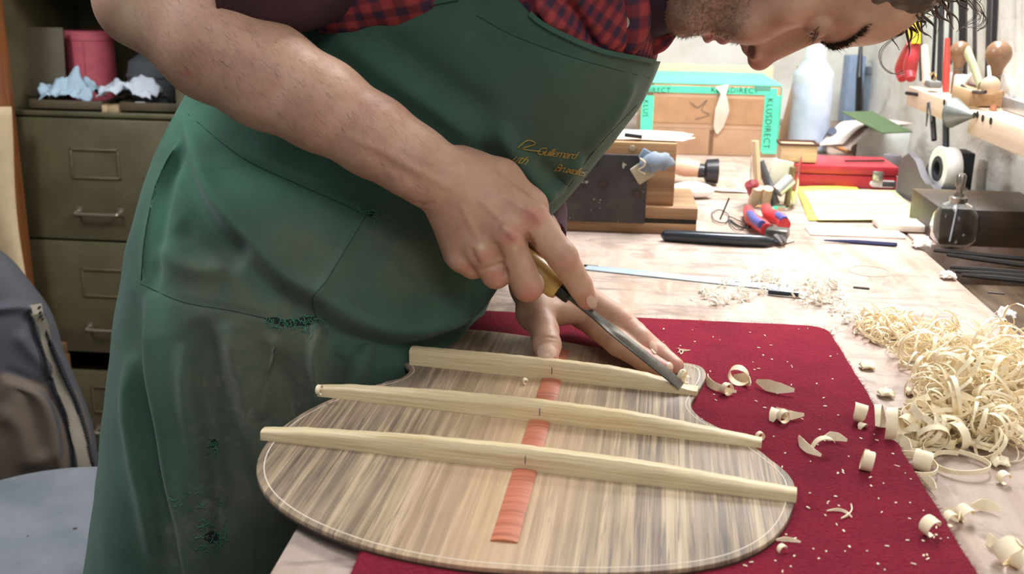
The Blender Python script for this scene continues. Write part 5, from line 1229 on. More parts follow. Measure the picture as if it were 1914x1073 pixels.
# glass jar with tools
t = thing('tool_jar', 'glass jar holding short tools and a wooden stick', 'jar', G(1443, 386)); L_ = np.array(t.location); k_ = mpp(L_); r_ = 45*k_; h_ = 96*k_
obj('glass_wall', lathe([(0, .001), (r_*.86, .001), (r_*.95, .006), (r_*1.0, h_*.5), (r_*1.03, h_), (r_*.99, h_), (r_*.96, h_*.5), (r_*.9, .008), (0, .006)], 36, L_), M_glass, t)
def tl(name, lab, cat, a, b, r, mat, n=12, grp=None):
    o_ = obj(name, tube([a, (np.array(a)+b)/2, b], r, n), mat); tag(o_, lab, cat, grp); return o_
J = lambda x, y, dy=0: P(x, y, L_[1]+dy)
tl('wooden_stick', 'flat pale wooden stick rising from the glass jar', 'stick', J(1418, 372, .0), J(1411, 263, .005), .0062, woodmat('stick_pine', (214, 180, 140), (232, 204, 168), 2, 1, .6, 60), 4)
tl('wood_dowel', 'round pale dowel end low in the glass jar', 'dowel', J(1408, 378, .0), J(1416, 350, -.012), .009, plain('dowel_end', (224, 198, 160), .6))
tl('wood_dowel', 'second pale dowel beside the red grip in the glass jar', 'dowel', J(1430, 378, -.005), J(1436, 352, -.015), .008, BMAP['dowel_end'])
tl('silver_tube', 'silver tube leaning rightwards in the glass jar', 'tube', J(1452, 358, -.01), J(1478, 334, .0), .010, plain('silver_foil', (214, 214, 216), .25, .6))
tl('steel_rod', 'grey steel rod crossing the glass jar', 'rod', J(1450, 380, .0), J(1420, 302, .01), .007, plain('grey_rod', (110, 114, 120), .35, .7))
tl('red_grip', 'dark red grip inside the glass jar', 'tool', J(1412, 362, .0), J(1404, 342, -.006), .011, plain('crimson_grip', (160, 60, 70), .5))
t2 = obj('folded_paper', box(J(1458, 326, .012), (.036, .006, .045), .001, (0, .2, .3)), plain('cream_paper', (232, 230, 208), .8)); tag(t2, 'folded cream paper stuck in the glass jar', 'paper')
tl('brass_rod', 'dull brass rod at the right side of the glass jar', 'rod', J(1470, 384, -.0), J(1482, 312, .0), .005, plain('dull_brass_rod', (150, 136, 96), .4, .6))
# cutters with red and blue grips
t = thing('side_cutters', 'wire cutters with red and blue grips lying open on the bench', 'pliers', G(1440, 432)); M_rg = plain('red_grip_plastic', (206, 62, 66), .45); M_bg = plain('blue_grip_plastic', (86, 88, 160), .45); z_ = BZ+.011
def gp3(*a): return cr([G(x_, y_, BZ+z__) for x_, y_, z__ in a], 6)
obj('grip', tube(gp3((1398, 392, .010), (1404, 408, .012), (1424, 422, .013), (1434, 430, .013)), [.0075, .010, .010, .009], 14), M_rg, t); obj('grip', tube(gp3((1432, 390, .012), (1440, 402, .014), (1458, 410, .014), (1466, 420, .013)), [.008, .010, .010, .009], 14), M_rg, t)
obj('grip_inlay', tube(gp3((1402, 400, .018), (1412, 412, .020), (1424, 420, .020)), .006, 10), M_bg, t, label='blue inlay'); obj('grip_inlay', tube(gp3((1452, 402, .018), (1462, 408, .020), (1466, 412, .019)), .006, 10), M_bg, t, label='blue inlay')
obj('jaws', merge(box(G(1453, 436, BZ+.012), (.030, .026, .014), .003, (0, 0, -.3)), tube([G(1450, 444, BZ+.010), G(1462, 456, BZ+.006)], [.006, .002], 8), tube([G(1460, 442, BZ+.010), G(1468, 454, BZ+.006)], [.006, .002], 8)), plain('jaw_steel', (112, 108, 104), .35, .85), t)
# spectacles / wire
t = obj('wire_spectacles', merge(*[tube(cr([G(*q, BZ+.003) for q in pts], 8), .0009, 6, False) for pts in ([(1330, 398), (1345, 392), (1362, 402), (1356, 416), (1336, 412), (1330, 398)], [(1362, 404), (1376, 410), (1392, 420), (1380, 430), (1366, 420), (1362, 404)])]), plain('grey_wire', (116, 118, 120), .3, .8)); tag(t, 'thin wire spectacles lying by the red and blue cutters', 'spectacles')
tl('brush_stub', 'thin upright wire with a bead standing beside the spectacles', 'wire', G(1346, 410), P(1363, 370, G(1346, 410)[1]), .0012, BMAP['black_wire'])
t = obj('bent_wire', tube(cr([G(1362, 410, BZ+.002), G(1384, 424, BZ+.003), G(1400, 424, BZ+.006), G(1408, 408, BZ+.008)], 8), .0014, 6), BMAP['black_wire']); tag(t, 'black bent wire between spectacles and cutters', 'wire')
# black handled knife
t = thing('carving_knife', 'long black handled knife lying in front of the oak block', 'knife', G(1350, 449)); 
obj('handle', tube([G(1236, 440, BZ+.008), G(1242, 440, BZ+.008), G(1300, 443, BZ+.009), G(1380, 448, BZ+.009), G(1430, 451, BZ+.008), G(1445, 452, BZ+.006)], [.003, .0078, .0085, .0085, .0075, .004], 14), plain('black_lacquer', (36, 42, 50), .22), t)
obj('blade', ribbon(np.array([G(1440, 452, BZ+.005), G(1460, 452, BZ+.004), G(1485, 451, BZ+.001)]), (0, 1, .3), [.010, .009, .001], .0015), plain('bright_steel', (196, 196, 196), .25, .9), t)
t = obj('graphite_pencil', tube([G(1540, 449, BZ+.003), G(1600, 452, BZ+.003), G(1670, 457, BZ+.003), G(1676, 457, BZ+.003)], [.001, .003, .003, .0026], 6), plain('navy_pencil', (44, 50, 90), .35)); tag(t, 'dark blue pencil lying on the bench before the drawings', 'pencil')
# drawings on yellow paper
def sheet(name, pts, z, mat, lab, cat, wave=.0008):
    q = np.array([G(*p, BZ) for p in pts]); Pts = np.zeros((8, 10, 3))
    for i in range(8):
        for j in range(10):
            u, w = i/7, j/9; p = (q[0]*(1-w)+q[1]*w)*(1-u)+(q[3]*(1-w)+q[2]*w)*u; Pts[i, j] = p; Pts[i, j, 2] = z+wave*(1+math.sin(u*5+w*4))
    v_, f_ = gridgeo(Pts); o_ = obj(name, solid(v_, f_, .0004), mat, smooth=180); tag(o_, lab, cat); return o_, q
o1, q1 = sheet('yellow_folder', [(1487, 352), (1600, 350), (1650, 414), (1512, 414)], BZ+.0015, plain('yellow_card', (240, 226, 90), .7, bump=.05), 'yellow folder edge showing under the plan drawings', 'folder')
m = NM('plan_paper'); v = m.coord(); m.base(s2l((206, 212, 156))); m.rough(.8); M_plan = m.m
o2_, q2 = sheet('plan_drawing', [(1500, 362), (1672, 360), (1732, 418), (1528, 416)], BZ+.0035, M_plan, 'pale yellow-green plan drawing sheet', 'drawing')
for k, (pts) in enumerate(([(1510, 372), (1560, 369), (1610, 372)], [(1508, 380), (1600, 382), (1690, 380)], [(1640, 398), (1680, 398), (1706, 390), (1690, 386)], [(1540, 396), (1600, 392), (1640, 400)], [(1660, 408), (1700, 410), (1718, 408)])):
    obj('drawn_line', tube(cr([G(x_, y_, BZ+.0055) for x_, y_ in pts], 6), .0005, 4), plain('green_ink', (110, 140, 100), .7, bump=0), o2_)
t = obj('white_slab', box((G(1700, 434)[0], G(1700, 434)[1]+.02, BZ+.006), (.085, .05, .010), .002), plain('whitened_wood', (226, 214, 200), .7)); tag(t, 'thin whitish wooden slab under the corner of the drawings', 'slab')
t = obj('white_slab', box((G(1600, 440)[0], G(1600, 440)[1]+.012, BZ+.0014), (.13, .05, .0025), .0005), BMAP['whitened_wood']); tag(t, 'very thin pale veneer sheet in front of the drawings', 'veneer')
# tape dispenser
g0, g1 = G(1674, 362), G(1744, 398); u_ = nrm(g1-g0); L = np.linalg.norm(g1-g0); nx_ = np.array([-u_[1], u_[0], 0]); nx_ = nx_ if nx_[0] > 0 else -nx_
t = thing('tape_dispenser', 'grey desk tape dispenser with a white roll of tape', 'tape dispenser', g0); M_dg = plain('dark_grey_plastic', (96, 92, 96), .5)
prof = [(0, 0), (L, 0), (L*1.0, .034), (L*.86, .040), (L*.74, .038), (L*.60, .046), (L*.42, .066), (L*.22, .074), (L*.08, .064), (0, .050)]
def pr3(prof, w0, w1, org, u, n):
    V = [org+u*a+n*w0+np.array([0, 0, b]) for a, b in prof]+[org+u*a+n*w1+np.array([0, 0, b]) for a, b in prof]; k = len(prof)
    return np.array(V), [tuple(range(k)), tuple(range(k, 2*k))[::-1]]+[(i, k+i, k+(i+1) % k, (i+1) % k) for i in range(k)]
obj('housing', pr3(prof, 0, .012, g0, u_, nx_), M_dg, t); obj('housing', pr3([(a*1.0, b*.9) for a, b in prof], .046, .058, g0, u_, nx_), M_dg, t); obj('base', pr3([(0, 0), (L*1.25, 0), (L*1.25, .03), (L*.9, .02), (0, .02)], .010, .050, g0, u_, nx_), plain('black_base', (40, 42, 48), .5), t)
obj('tape_roll', lathe([(.020, -.013), (.034, -.013), (.035, -.011), (.035, .011), (.034, .013), (.020, .013), (.020, -.013)], 40, g0+u_*L*.72+nx_*.030+np.array([0, 0, .062]), mat=frame(u_, nx_)), plain('white_tape_roll', (236, 234, 228), .4), t)
obj('core', lathe([(.0195, -.0145), (.0195, .0145), (.012, .0145), (.012, -.0145), (.0195, -.0145)], 30, g0+u_*L*.72+nx_*.030+np.array([0, 0, .062]), mat=frame(u_, nx_)), BMAP['black_base'], t)
t = obj('grey_cone', lathe([(0, 0), (.018, .002), (.022, .02), (.016, .035), (0, .038)], 24, G(1664, 324)), plain('mid_grey_rubber', (110, 106, 108), .6)); tag(t, 'grey rubber dome behind the tape dispenser', 'dome')
t = obj('black_box', box(G(1792, 362, BZ)+np.array([0, .02, .035]), (.036, .05, .07), .003), plain('matt_black', (42, 44, 50), .6)); tag(t, 'small matt black box beside the tape dispenser', 'box')
# perfume-like oil bottle
t = thing('oil_bottle', 'round clear glass oil bottle with a metal pump top', 'bottle', G(1779, 464)); L_ = np.array(t.location); k_ = mpp(L_); r_ = 44*k_
pr_ = [(0, .001), (r_*.5, .001), (r_*.62, .004), (r_*.92, r_*.45), (r_, r_*.95), (r_*.92, r_*1.45), (r_*.62, r_*1.86), (r_*.30, r_*2.0), (r_*.28, r_*2.2)]
obj('glass_globe', lathe(pr_+[(q[0]*.93, q[1]+.001) for q in pr_[::-1]][:-1]+[(0, .004)], 40, L_), M_glass, t, smooth=80)
obj('collar', lathe([(r_*.34, r_*1.98), (r_*.36, r_*2.02), (r_*.36, r_*2.2), (r_*.22, r_*2.25), (r_*.2, r_*2.4), (0, r_*2.4)], 28, L_), plain('old_nickel', (150, 146, 138), .3, .9), t)
obj('pump', merge(lathe([(r_*.14, r_*2.3), (r_*.14, r_*2.6), (r_*.20, r_*2.65), (r_*.21, r_*3.1), (r_*.15, r_*3.2), (0, r_*3.2)], 24, L_)), BMAP['old_nickel'], t); obj('dip_tube', tube([L_+(0, 0, r_*2.0), L_+(-.004, 0, r_*.3)], .0012, 8), M_poly, t)
# steel rule, pencil bits
t = obj('steel_rule', box((G(1290, 522)[0], G(1290, 522)[1], BZ+.0012), (np.linalg.norm(G(1095, 505)-G(1500, 548)), .021, .0014), .0003, (0, 0, math.atan2((G(1500, 548)-G(1095, 505))[1], (G(1500, 548)-G(1095, 505))[0]))), plain('blued_steel', (190, 208, 222), .3, .25)); tag(t, 'long steel rule lying across the bench behind the mat', 'ruler')
t = obj('black_lead', tube([G(1436, 545, BZ+.004), G(1508, 552, BZ+.004)], .0032, 8), BMAP['black_lacquer']); tag(t, 'black pencil under the shavings near the steel rule', 'pencil')
for x_, y_, l_ in ((1610, 538, 'dark splinter on the bench near the oil ring'), (1105, 497, 'dark chip of wood beside the steel rule'), (1862, 548, 'blue-grey metal sliver at the well edge')):
    t = obj('wood_splinter', box(G(x_, y_, BZ+.0012), (.018, .003, .0018), .0004, (0, 0, -.2)), plain('dark_chip', (66, 58, 60), .6)); tag(t, l_, 'splinter')
# files lying across the well
fl = [((1745, 468), (1914, 484)), ((1770, 476), (1914, 496)), ((1775, 499), (1960, 514)), ((1785, 507), (1960, 521)), ((1797, 514), (1960, 529))]
for k, (a_, c_) in enumerate(fl):
    A1, A2 = G(*a_, BZ+.004), G(*c_, BZ+.004); A2 = A1+(A2-A1)*min(1, (WALLX-.03-A1[0])/(A2[0]-A1[0]))
    t = obj('needle_file', tube([A1, A1+(A2-A1)*.35, A2], [.0022, .0034, .0034], 6), plain('file_steel', (50, 46, 44), .45, .6)); tag(t, 'black %s file lying across the tool well, %s from the oil bottle' % (('thick', 'thick', 'slim', 'slim', 'slim')[k], ('nearest', 'second', 'third', 'fourth', 'farthest')[k]), 'file', 'files across the tool well')
# ================================================================== RACK ON THE RIGHT WALL
RX = .52; RZ = 1.068
M_rail = woodmat('bleached_beech', (206, 178, 152), (230, 208, 186), 1, 1, .6, 60)
ry = lambda px: G(px, 165+.374*(px-1700), RZ)[1]
rk = thing('tool_rack', 'pale wooden tool rack with peg holes fixed along the right wall', 'rack', (RX+.05, 1.5, RZ-.04))
yA, yB, yC = PX(1698, 160, RX)[1], PX(1776, 190, RX)[1], PX(1813, 208, RX)[1]
obj('rail', box((RX+.012, (yA+yB)/2, RZ-.016), (.024, yA-yB, .032), .001), M_rail, rk); obj('rail', box((RX+.012, (yC+.9)/2, RZ-.018), (.024, yC-.9, .034), .001), M_rail, rk)
obj('shelf_board', box((RX+.06, (yA+.9)/2, RZ-.008), (.076, yA-.9, .014), .001), M_rail, rk)
M_void = plain('hole_dark', (34, 26, 22), 1, bump=0)
for x_, y_ in ((1765, 191), (1827, 214), (1837, 221), (1852, 226)):
    q = PX(x_, y_, RX-.0006); obj('peg_hole', lathe([(0, 0), (.0052, 0), (.0052, .0004), (0, .0004)], 18, q, mat=frame((0, 1, 0), (-1, 0, 0))), M_void, rk)
m_ = woodmat('grey_backboard', (150, 138, 122), (182, 170, 152), 2, 1, .7, 40)
obj('back_board', box((WALLX-.014, 1.28, 1.30), (.010, .34, .50), .002), m_, rk)
obj('upper_rail', box((WALLX-.03, 1.6, 1.36), (.03, 1.2, .03), .002), M_rail, rk)
def on(px, py): return G(px, py, RZ)
def upr(px, y0, y1, X, r, mat, name, lab, cat, lean=0, n=8, flat=1.0, grp=None):
    a_ = PX(px, y1, X); b_ = PX(px+lean, y0, X); o_ = obj(name, tube([a_, (a_+b_)/2, b_], r, n, flat=flat, up=(1, 0, 0)), mat); tag(o_, lab, cat, grp); return o_
M_fs = plain('worn_file_steel', (84, 82, 84), .4, .7); M_fd = plain('dark_file', (40, 38, 40), .5, .4)
grp = 'files and chisels standing in the wall rack'
for px, y0, y1, r, mt_, lean, lb in ((1722, -60, 150, .0065, M_fs, -4, 'grey steel file standing in the rack behind the red and yellow pliers'), (1743, 30, 150, .0055, M_fd, 6, 'short black round file right of the white-tipped tube'), (1756, -60, 158, .009, M_fs, 6, 'broad grey flat file with bright tip in the rack'), (1776, -60, 120, .006, M_fs, 4, 'narrow grey file behind the red pen'),
                                 (1800, -60, 150, .012, M_fd, 0, 'broad black file between the two wooden knobs'), (1822, -60, 150, .006, M_fs, 0, 'slim steel file right of the green tube'), (1846, -60, 150, .008, M_fs, 6, 'tall grey file left of the right wooden knob'), (1856, -60, 140, .0075, M_fd, 8, 'tall dark file just behind the right wooden knob')):
    upr(px, y0, y1, .594, r, mt_, 'hand_file', lb, 'file', lean, 4, .6, grp)
upr(1732, 86, 155, .545, [.0075, .007, .006], plain('ivory_handle', (226, 204, 176), .5), 'marking_tool', 'cream tool with a white rounded tip in the rack', 'tool', -4)
upr(1768, 72, 172, .535, [.0055, .0055, .004], plain('signal_red', (214, 70, 58), .35), 'red_pen', 'bright red pen standing on the rack', 'pen', 3)
tb_ = tube([PX(1832, 160, .535), PX(1822, 130, .535), PX(1808, 96, .535)], [.008, .009, .010], 10, flat=.45, up=(1, 0, 0)); t = obj('glue_tube', tb_, plain('pale_green_tube', (186, 190, 148), .4)); tag(t, 'flattened pale green tube leaning between the wooden knobs', 'tube')
M_knob = plain('walnut_gloss', (132, 100, 74), .3, var=.15)
for px, py, rr, lb in ((1795, 96, .0170, 'left of two turned brown wooden knob handles on the rack'), (1867, 100, .0190, 'right of two turned brown wooden knob handles on the rack')):
    c_ = PX(px, py, .566); t = thing('turned_knob', lb, 'knob', (c_[0], c_[1], RZ)); z0 = RZ-c_[2]
    obj('turned_body', lathe([(0, rr), (rr*.5, rr*.87), (rr*.87, rr*.5), (rr, 0), (rr*.93, -rr*.4), (rr*.7, -rr*.8), (rr*.50, -rr*1.2), (rr*.42, -rr*1.7), (rr*.46, z0+.001), (0, z0+.001)][::-1], 30, c_), M_knob, t); obj('ring', lathe([(rr*.46, -rr*1.62), (rr*.52, -rr*1.66), (rr*.46, -rr*1.72)], 24, c_), BMAP['old_nickel'], t)
# little plane with a wooden ball
a_ = PX(1812, 192, .54); t = thing('finger_plane', 'small wooden plane with a pale ball handle on the rack', 'plane', (a_[0]+.01, a_[1], RZ)); L_ = np.array(t.location)
obj('plane_body', box(L_+(0, 0, .0125), (.052, .085, .024), .004), woodmat('plane_beech', (168, 132, 96), (200, 164, 124), 1, 1, .45, 60), t); obj('sole_strip', box(L_+(0, 0, .026), (.010, .080, .004), .001), BMAP['dark_rim'], t)
obj('ball_handle', ball(PX(1851, 160, L_[0]-.005), .0135, 20, 14), plain('pale_ball', (206, 178, 148), .4), t); obj('pin', tube([PX(1850, 146, L_[0]-.005), PX(1848, 124, L_[0]-.005)], [.003, .0022], 8), plain('white_pin', (232, 230, 226), .3), t); obj('blade', box(PX(1822, 158, L_[0]+.01), (.034, .008, .022), .001, (.2, .5, .2)), plain('pale_steel', (216, 214, 208), .3, .4), t)
t = obj('dark_curved_scraper', tube(cr([PX(1798, 160, .53), PX(1812, 170, .53), PX(1832, 173, .53), PX(1842, 172, .53)], 6), .0025, 8), BMAP['black_plastic']); tag(t, 'dark curved scraper resting on the little wooden plane', 'scraper')
t = obj('white_block', box(PX(1792, 153, .57), (.02, .05, .026), .003), plain('white_resin', (234, 232, 228), .4)); tag(t, 'white resin block under the left wooden knob', 'block')
t = obj('white_set_square', box(PX(1886, 160, .575), (.006, .05, .022), .001, (.2, 0, 0)), BMAP['white_resin']); tag(t, 'white slotted card under the right wooden knob', 'card')
t = obj('brass_hook', tube(cr([PX(1738, 140, .535), PX(1746, 136, .535), PX(1749, 146, .535), PX(1742, 150, .535)], 6), .0016, 6), plain('brass', (206, 172, 92), .25, .9)); tag(t, 'little brass hook at the far end of the rack', 'hook')
t = obj('grey_stone', box(PX(1744, 157, .535)-np.array([0, 0, .0]), (.02, .035, .012), .003), plain('slate', (120, 122, 120), .7)); tag(t, 'small grey sharpening stone at the far end of the rack', 'stone')
t = obj('metal_rod', tube([PX(1694, 174, RX-.012), PX(1716, 177, RX)], .003, 8), M_fd); tag(t, 'dark metal rod poking out of the far end of the rail', 'rod')
# steel bars on the near end
for k, (x_, y_, s_, lb) in enumerate(((1884, 208, (.020, .10, .018), 'chipped aluminium bar lying on the near end of the rack'), (1876, 186, (.012, .12, .006), 'flat bright steel bar behind the aluminium bar'), (1900, 182, (.014, .12, .008), 'dark steel bar against the back board'))):
    q = G(x_, y_, RZ); t = obj('metal_bar', box((q[0]+.01, q[1]-.02, RZ+s_[2]/2), s_, .001, (0, 0, .1*k)), (plain('cast_aluminium', (176, 178, 180), .35, .7), plain('bright_bar', (206, 206, 210), .25, .8), M_fs)[k]); tag(t, lb, 'bar')
t = obj('copper_stub', tube([G(1856, 206, RZ), G(1856, 206, RZ)+np.array([0, 0, .008])], .005, 12), plain('copper', (196, 140, 112), .4, .5)); tag(t, 'small copper stub beside the aluminium bar', 'stub')
# funnel
c_ = PX(1792, 213, RX-.02); t = thing('metal_funnel', 'dull grey metal cone hanging from the rack rail, wide end left', 'cone', c_)
ax3 = nrm(np.array([.55, -.80, -.06])); obj('cone', lathe([(0, 0), (.019, 0), (.021, .002), (.020, .005), (.005, .034), (.0045, .038), (0, .038)], 36, c_-ax3*.012, mat=frame((0, 0, 1), ax3)), plain('zinc', (132, 138, 132), .4, .5), t); obj('rim', lathe([(.020, -.001), (.0222, .001), (.020, .004)], 36, c_-ax3*.012, mat=frame((0, 0, 1), ax3)), BMAP['zinc'], t)
# pliers hanging
t = thing('hanging_pliers', 'pliers with red and yellow handles hanging head-up at the rack', 'pliers', PX(1697, 60, .50)); M_ye = plain('bright_yellow', (238, 204, 44), .4); M_re = plain('bright_red_grip', (188, 58, 64), .42)
for s1, x0_, x1_ in ((-1, 1703, 1684), (1, 1712, 1700)):
    g_o = obj('handle', tube(cr([PX(x0_, 80, .50+.004*s1), PX((x0_+x1_)/2-1, 108, .50), PX(x1_+1, 130, .50), PX(x1_+3, 148, .50)], 6), [.0075, .0115, .0120, .0075], 14), M_re, t)
    obj('handle_neck', tube([PX(x0_+3, 32, .502), PX(x0_, 82, .502)], [.0045, .008], 12), M_ye, t)
obj('jaws', tube([PX(1714, 36, .502), PX(1718, -30, .502)], [.010, .004], 10), M_fs, t)
obj('hanging_hook', tube(cr([PX(1712, 34, .502), PX(1722, 36, .515), PX(1730, 34, .54), PX(1738, 30, .565)], 5), .002, 6), BMAP['brass'], t)
# brushes hanging under the rail
for px, y0, y1, r, lean, lb in ((1746, 200, 262, .0045, -4, 'black rod hanging under the rail, far one'), (1768, 206, 300, .0050, 0, 'long dark rod hanging under the rail, near one')): upr(px, y0, y1, RX+.006, r, M_fd, 'hanging_rod', lb, 'rod', lean, 6)
t = obj('dividers', merge(tube([PX(1736, 192, RX), PX(1731, 236, RX)], [.003, .001], 6), tube([PX(1738, 192, RX), PX(1741, 226, RX)], [.003, .001], 6)), BMAP['grey_rod']); tag(t, 'thin steel dividers hanging at the far rail', 'dividers')
# ================================================================== SHAVINGS
m = NM('shaving_spruce'); f = m.noise(m.coord('Object', (120, 120, 120)), 1, 3); m.base(m.ramp(f, [(.3, s2l((238, 218, 180))), (.7, s2l((250, 236, 204)))])); m.rough(.6); M_shav = m.m
def curl(c, r, turns, width, yaw, tilt=0.0, pitch=.0, grow=.15, th=.0006, n=26, ph=0):
    r = r*.9; width = width*.72
    """a rolled ribbon of wood: axis roughly horizontal, resting on z = c[2]"""
    a = np.linspace(0, turns*2*math.pi, n)+ph; rr = r*(1+grow*a/(2*math.pi))
    loc_ = np.stack([rr*np.cos(a), pitch*a/(2*math.pi), rr*np.sin(a)], 1); wd_ = np.tile([0, 1.0, 0], (n, 1))
    Rm = np.array(Matrix.Rotation(yaw, 3, 'Z') @ Matrix.Rotation(tilt, 3, 'X'))
    V, F = ribbon(loc_, wd_, np.array([width*.35, width, width, width*.9, width*.4]), th); V = V@Rm.T; V[:, 2] -= V[:, 2].min(); return V+np.asarray(c), F
def arc_strip(p0, p1, h_, width, z, th=.0006, n=16):
    p0, p1 = np.array(p0), np.array(p1); t = np.linspace(0, 1, n)[:, None]; q = p0*(1-t)+p1*t; sd = np.array([-(p1-p0)[1], (p1-p0)[0], 0]); q = q+nrm(sd)*h_*np.sin(t*math.pi); q[:, 2] = z+.001+width*.5*.85
    V, F = ribbon(q, np.tile([.25, .25, 1.0], (n, 1)), np.array([width*.3, width, width*.9, width*.3]), th); V[:, 2] += z+.0002-V[:, 2].min(); return V, F
lz = MZ
def shav(parts, lab, grp='loose shavings on the mat'):
    o_ = obj('wood_shaving', merge(*parts), M_shav, smooth=50); tag(o_, lab, 'shaving', grp)
def at(x_, y_, z=None): return G(x_, y_, lz if z is None else z)
C = curl
shav([arc_strip(at(1322, 708), at(1376, 740), -.010, .007, lz)], 'crescent shaving nearest the short brace end')
shav([C(at(1358, 738), .005, 1.2, .008, .6), C(at(1380, 722), .009, .9, .010, -.4, .3), arc_strip(at(1370, 712), at(1402, 728), .004, .009, lz)], 'tangled double curl beside the crescent shaving')
shav([arc_strip(at(1413, 722), at(1484, 740), -.004, .010, lz)], 'long pointed shaving right of the tangled curl')
shav([C(at(1446, 782), .008, .5, .012, 1.2, .2), C(at(1464, 790), .005, 1.0, .008, .4), arc_strip(at(1450, 772), at(1502, 784), -.008, .008, lz)], 'folded shaving group left of the lone square curl')
shav([C(at(1604, 788), .0075, .7, .014, 1.4, .2), C(at(1612, 800), .004, .5, .008, .8)], 'square open curl near the right edge of the mat')
shav([arc_strip(at(1492, 824), at(1534, 860), -.004, .007, lz), C(at(1540, 846), .010, .45, .008, .2, 0, 0, .1, ph=.6), arc_strip(at(1536, 828), at(1582, 832), .006, .007, lz)], 'splintered forked shaving in the middle of the mat')
shav([C(at(1622, 880), .0072, 1.15, .011, 1.35, .1, .002)], 'neat round ring curl on the mat')
shav([C(at(1420, 822), .0028, 1.6, .006, .3)], 'tiny rolled curl at the tip of the middle brace')
shav([arc_strip(at(1545, 958), at(1592, 970), .006, .002, lz), arc_strip(at(1572, 972), at(1590, 945), -.003, .002, lz)], 'wiry thin shaving on the lower mat')
shav([C(at(1738, 1002), .0062, .8, .012, .5, .1)], 'squat curl at the lower right edge of the mat')
shav([arc_strip(at(1450, 1014), at(1496, 1018), .002, .003, lz)], 'thin white sliver by the guitar rim')
shav([C(at(1462, 1032), .003, .6, .005, .5)], 'small flake beneath the white sliver')
shav([arc_strip(at(1264, 652), at(1272, 664), .0040, .0012, lz), arc_strip(at(1272, 662), at(1290, 656), .006, .0012, lz), arc_strip(at(1290, 656), at(1268, 652), .005, .0012, lz)], 'hair-thin white loop on the mat above the plate')
gz_ = GZ
o_ = obj('wood_shaving', merge(C(G(1275, 712, GZ+.006), .0045, 1.3, .007, 1.0, .2), C(G(1284, 716, GZ+.004), .003, .8, .006, .2)), M_shav, smooth=50); tag(o_, 'fresh curl lifting at the chisel edge', 'shaving')
o_ = obj('wood_shaving', C(G(982, 718, GZ), .0022, .8, .007, .3), M_shav); tag(o_, 'small rolled chip on the plate before the short brace', 'shaving')
o_ = obj('wood_shaving', C(G(598, 738, GZ+.006), .0040, .8, .005, 1.3), M_shav); tag(o_, 'torn fibre curl at the left end of the middle brace', 'shaving')
lz = BZ
GR = 'loose shavings on the bench'
shav([C(at(1640, 1010-180), .004, .5, .006, .1)], 'small chip on bench at the mat edge', GR) if False else None
shav([arc_strip(at(1655, 840), at(1700, 862), .004, .012, lz+.003)], 'flat angular shaving lying on the mat edge', GR)
shav([C(at(1722, 880), .0075, 1.1, .018, 1.2, .1), arc_strip(at(1716, 900), at(1748, 926), .002, .008, lz)], 'wide roll curl with a tail below the pile', GR)
for k, (x_, y_, r_, w_, tn, yw, lb) in enumerate(((1700, 880, .017, .003, 1.6, .3, 'large wiry ring coil below the pile'), (1795, 876, .018, .0035, 1.0, 1.4, 'large single hoop right of the coil'), (1712, 690, .014, .0035, 1.2, .6, 'open hoop left of the pile top'))):
    a = np.linspace(0, tn*2*math.pi, 44); q = at(x_, y_); V = np.stack([q[0]+r_*1.1*np.cos(a+yw), q[1]+r_*np.sin(a+yw), BZ+.004+.0018*a/6.28+.001*np.sin(2*a)], 1); o_ = obj('wood_shaving', ribbon(V, (0, 0, 1), w_, .0006), M_shav, smooth=50); tag(o_, lb, 'shaving', GR)
shav([arc_strip(at(1762, 965), at(1790, 985), .004, .009, lz), C(at(1775, 984), .005, .8, .009, .4)], 'bent pale curl at the bench edge of the mat', GR)
shav([C(at(1803, 975), .0055, .7, .013, .4, .1)], 'broad open roll right of the bent curl', GR)
shav([arc_strip(at(1815, 955), at(1868, 962), .003, .008, lz)], 'long arched strip at the lower right of the bench', GR)
shav([C(at(1876, 905), .0045, .8, .010, .2)], 'short square roll below the pile, far right', GR)
shav([arc_strip(at(1846, 1010), at(1876, 1030), -.005, .008, lz)], 'white curved flake low on the right', GR)
shav([C(at(1880, 1055), .008, 1.2, .016, .5, .5), C(at(1900, 1062), .006, 1, .012, 1.1, .4)], 'bunched white curls in the bottom right corner', GR)
for x_, y_, lb in ((1655, 742, 'tiny white crumb left of the pile'), (1752, 668, 'small crumb under the upper shavings'), (1706, 738, 'rounded crumb by the pile edge'), (1620, 690, 'white crumb next to the mat corner'), (1672, 838, 'small pink-white crumb beside the mat edge'), (1868, 872, 'frayed crumb cluster under the pile')):
    q = at(x_, y_); v_, f_ = crumple(q+np.array([0, 0, .0004]), .006, .006, .006, x_*.1, 9); o_ = obj('shaving_crumb', (v_, f_), M_shav, smooth=180); tag(o_, lb, 'shaving', GR)
# crumpled tissue bits
for x_, y_, s_, lb in ((1722, 464, .011, 'crumpled white tissue beside the oil bottle'), (1772, 522, .008, 'small white fluff ball near the well edge'), (1878, 596, .009, 'pale fluff at the edge of the well')):
    q = at(x_, y_); v_, f_ = crumple(q+np.array([0, 0, .0004]), s_, s_, s_*1.1, x_*.3, 18); o_ = obj('tissue_scrap', (v_, f_), plain('white_tissue', (236, 230, 226), .9), smooth=180); tag(o_, lb, 'tissue')
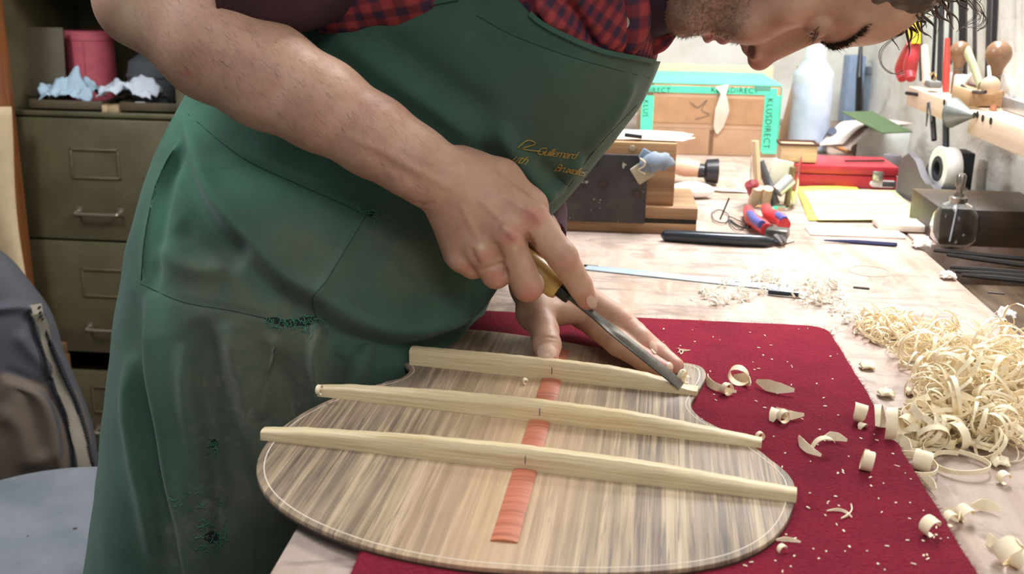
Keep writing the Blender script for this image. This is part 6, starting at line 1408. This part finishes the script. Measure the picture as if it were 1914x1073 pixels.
# the heap: nobody could count it
rg = np.random.default_rng(11); V_ = []
hp_ = []
def heap(cxp, cyp, rx_, ry_, n, h_, rlo, rhi, wlo, whi, zg=BZ):
    for _ in range(n):
        a, r = rg.uniform(0, 6.28), rg.uniform(0, 1)**.6; q = G(cxp+rx_*r*math.cos(a), cyp+ry_*r*math.sin(a), zg); zz_ = zg+h_*max(0, 1-r*r)*rg.uniform(0, 1)
        if q[0] > WELLX-.004: continue
        R0 = rg.uniform(rlo, rhi); g = curl((0, 0, 0), R0, rg.uniform(.5, 1.9), rg.uniform(wlo, whi), rg.uniform(0, 6.28), rg.uniform(-1.5, 1.5), rg.uniform(-.004, .012), rg.uniform(.02, .4), .0005, 22, rg.uniform(0, 6))
        hp_.append((g[0]+np.array([q[0], q[1], zz_]), g[1]))
heap(1800, 760, 95, 75, 170, .030, .005, .017, .0025, .0075); heap(1870, 720, 60, 60, 90, .030, .006, .018, .002, .006); heap(1740, 820, 55, 35, 36, .012, .006, .013, .006, .012); heap(1740, 660, 70, 30, 50, .012, .006, .016, .002, .005); heap(1860, 820, 60, 40, 60, .02, .004, .012, .002, .006)
heap(1650, 625, 55, 22, 110, .010, .003, .008, .0015, .005); heap(1720, 640, 60, 22, 50, .008, .004, .01, .0015, .005)
o_ = obj('shaving_heap', merge(*hp_), M_shav, smooth=50); tag(o_, 'big heap of curly pale wood shavings on the right of the bench', 'shavings', kind='stuff'); hp_ = []
heap(1530, 553, 46, 24, 50, .005, .002, .005, .0015, .005); heap(1410, 535, 60, 22, 22, .002, .002, .005, .0015, .005); heap(1340, 558, 70, 14, 20, .002, .002, .004, .0015, .005); heap(1600, 600, 60, 30, 20, .002, .002, .004, .0015, .005)
o_ = obj('shaving_scatter', merge(*hp_), plain('pale_fluff', (246, 240, 226), .8), smooth=50); tag(o_, 'fine scattered shavings around the steel rule', 'shavings', kind='stuff'); hp_ = []
for _ in range(200):
    x_, y_ = rg.uniform(1230, 1800), rg.uniform(600, 1070); q = G(x_, y_, MZ)
    if not (ml+.004 < q[0] < mr-.003 and q[1] < mt-.004): continue
    if Vector((q[0]-GC[0], q[1]-GC[1])).length < .12: continue
    g = box((0, 0, 0), (rg.uniform(.0008, .003), rg.uniform(.0005, .0012), .0005), 0, (0, 0, rg.uniform(0, 3))); hp_.append((g[0]+[q[0], q[1], MZ+.0006], g[1]))
o_ = obj('sawdust_flecks', merge(*hp_), M_shav, smooth=0); tag(o_, 'tiny pale wood flecks sprinkled over the red mat', 'sawdust', kind='stuff')
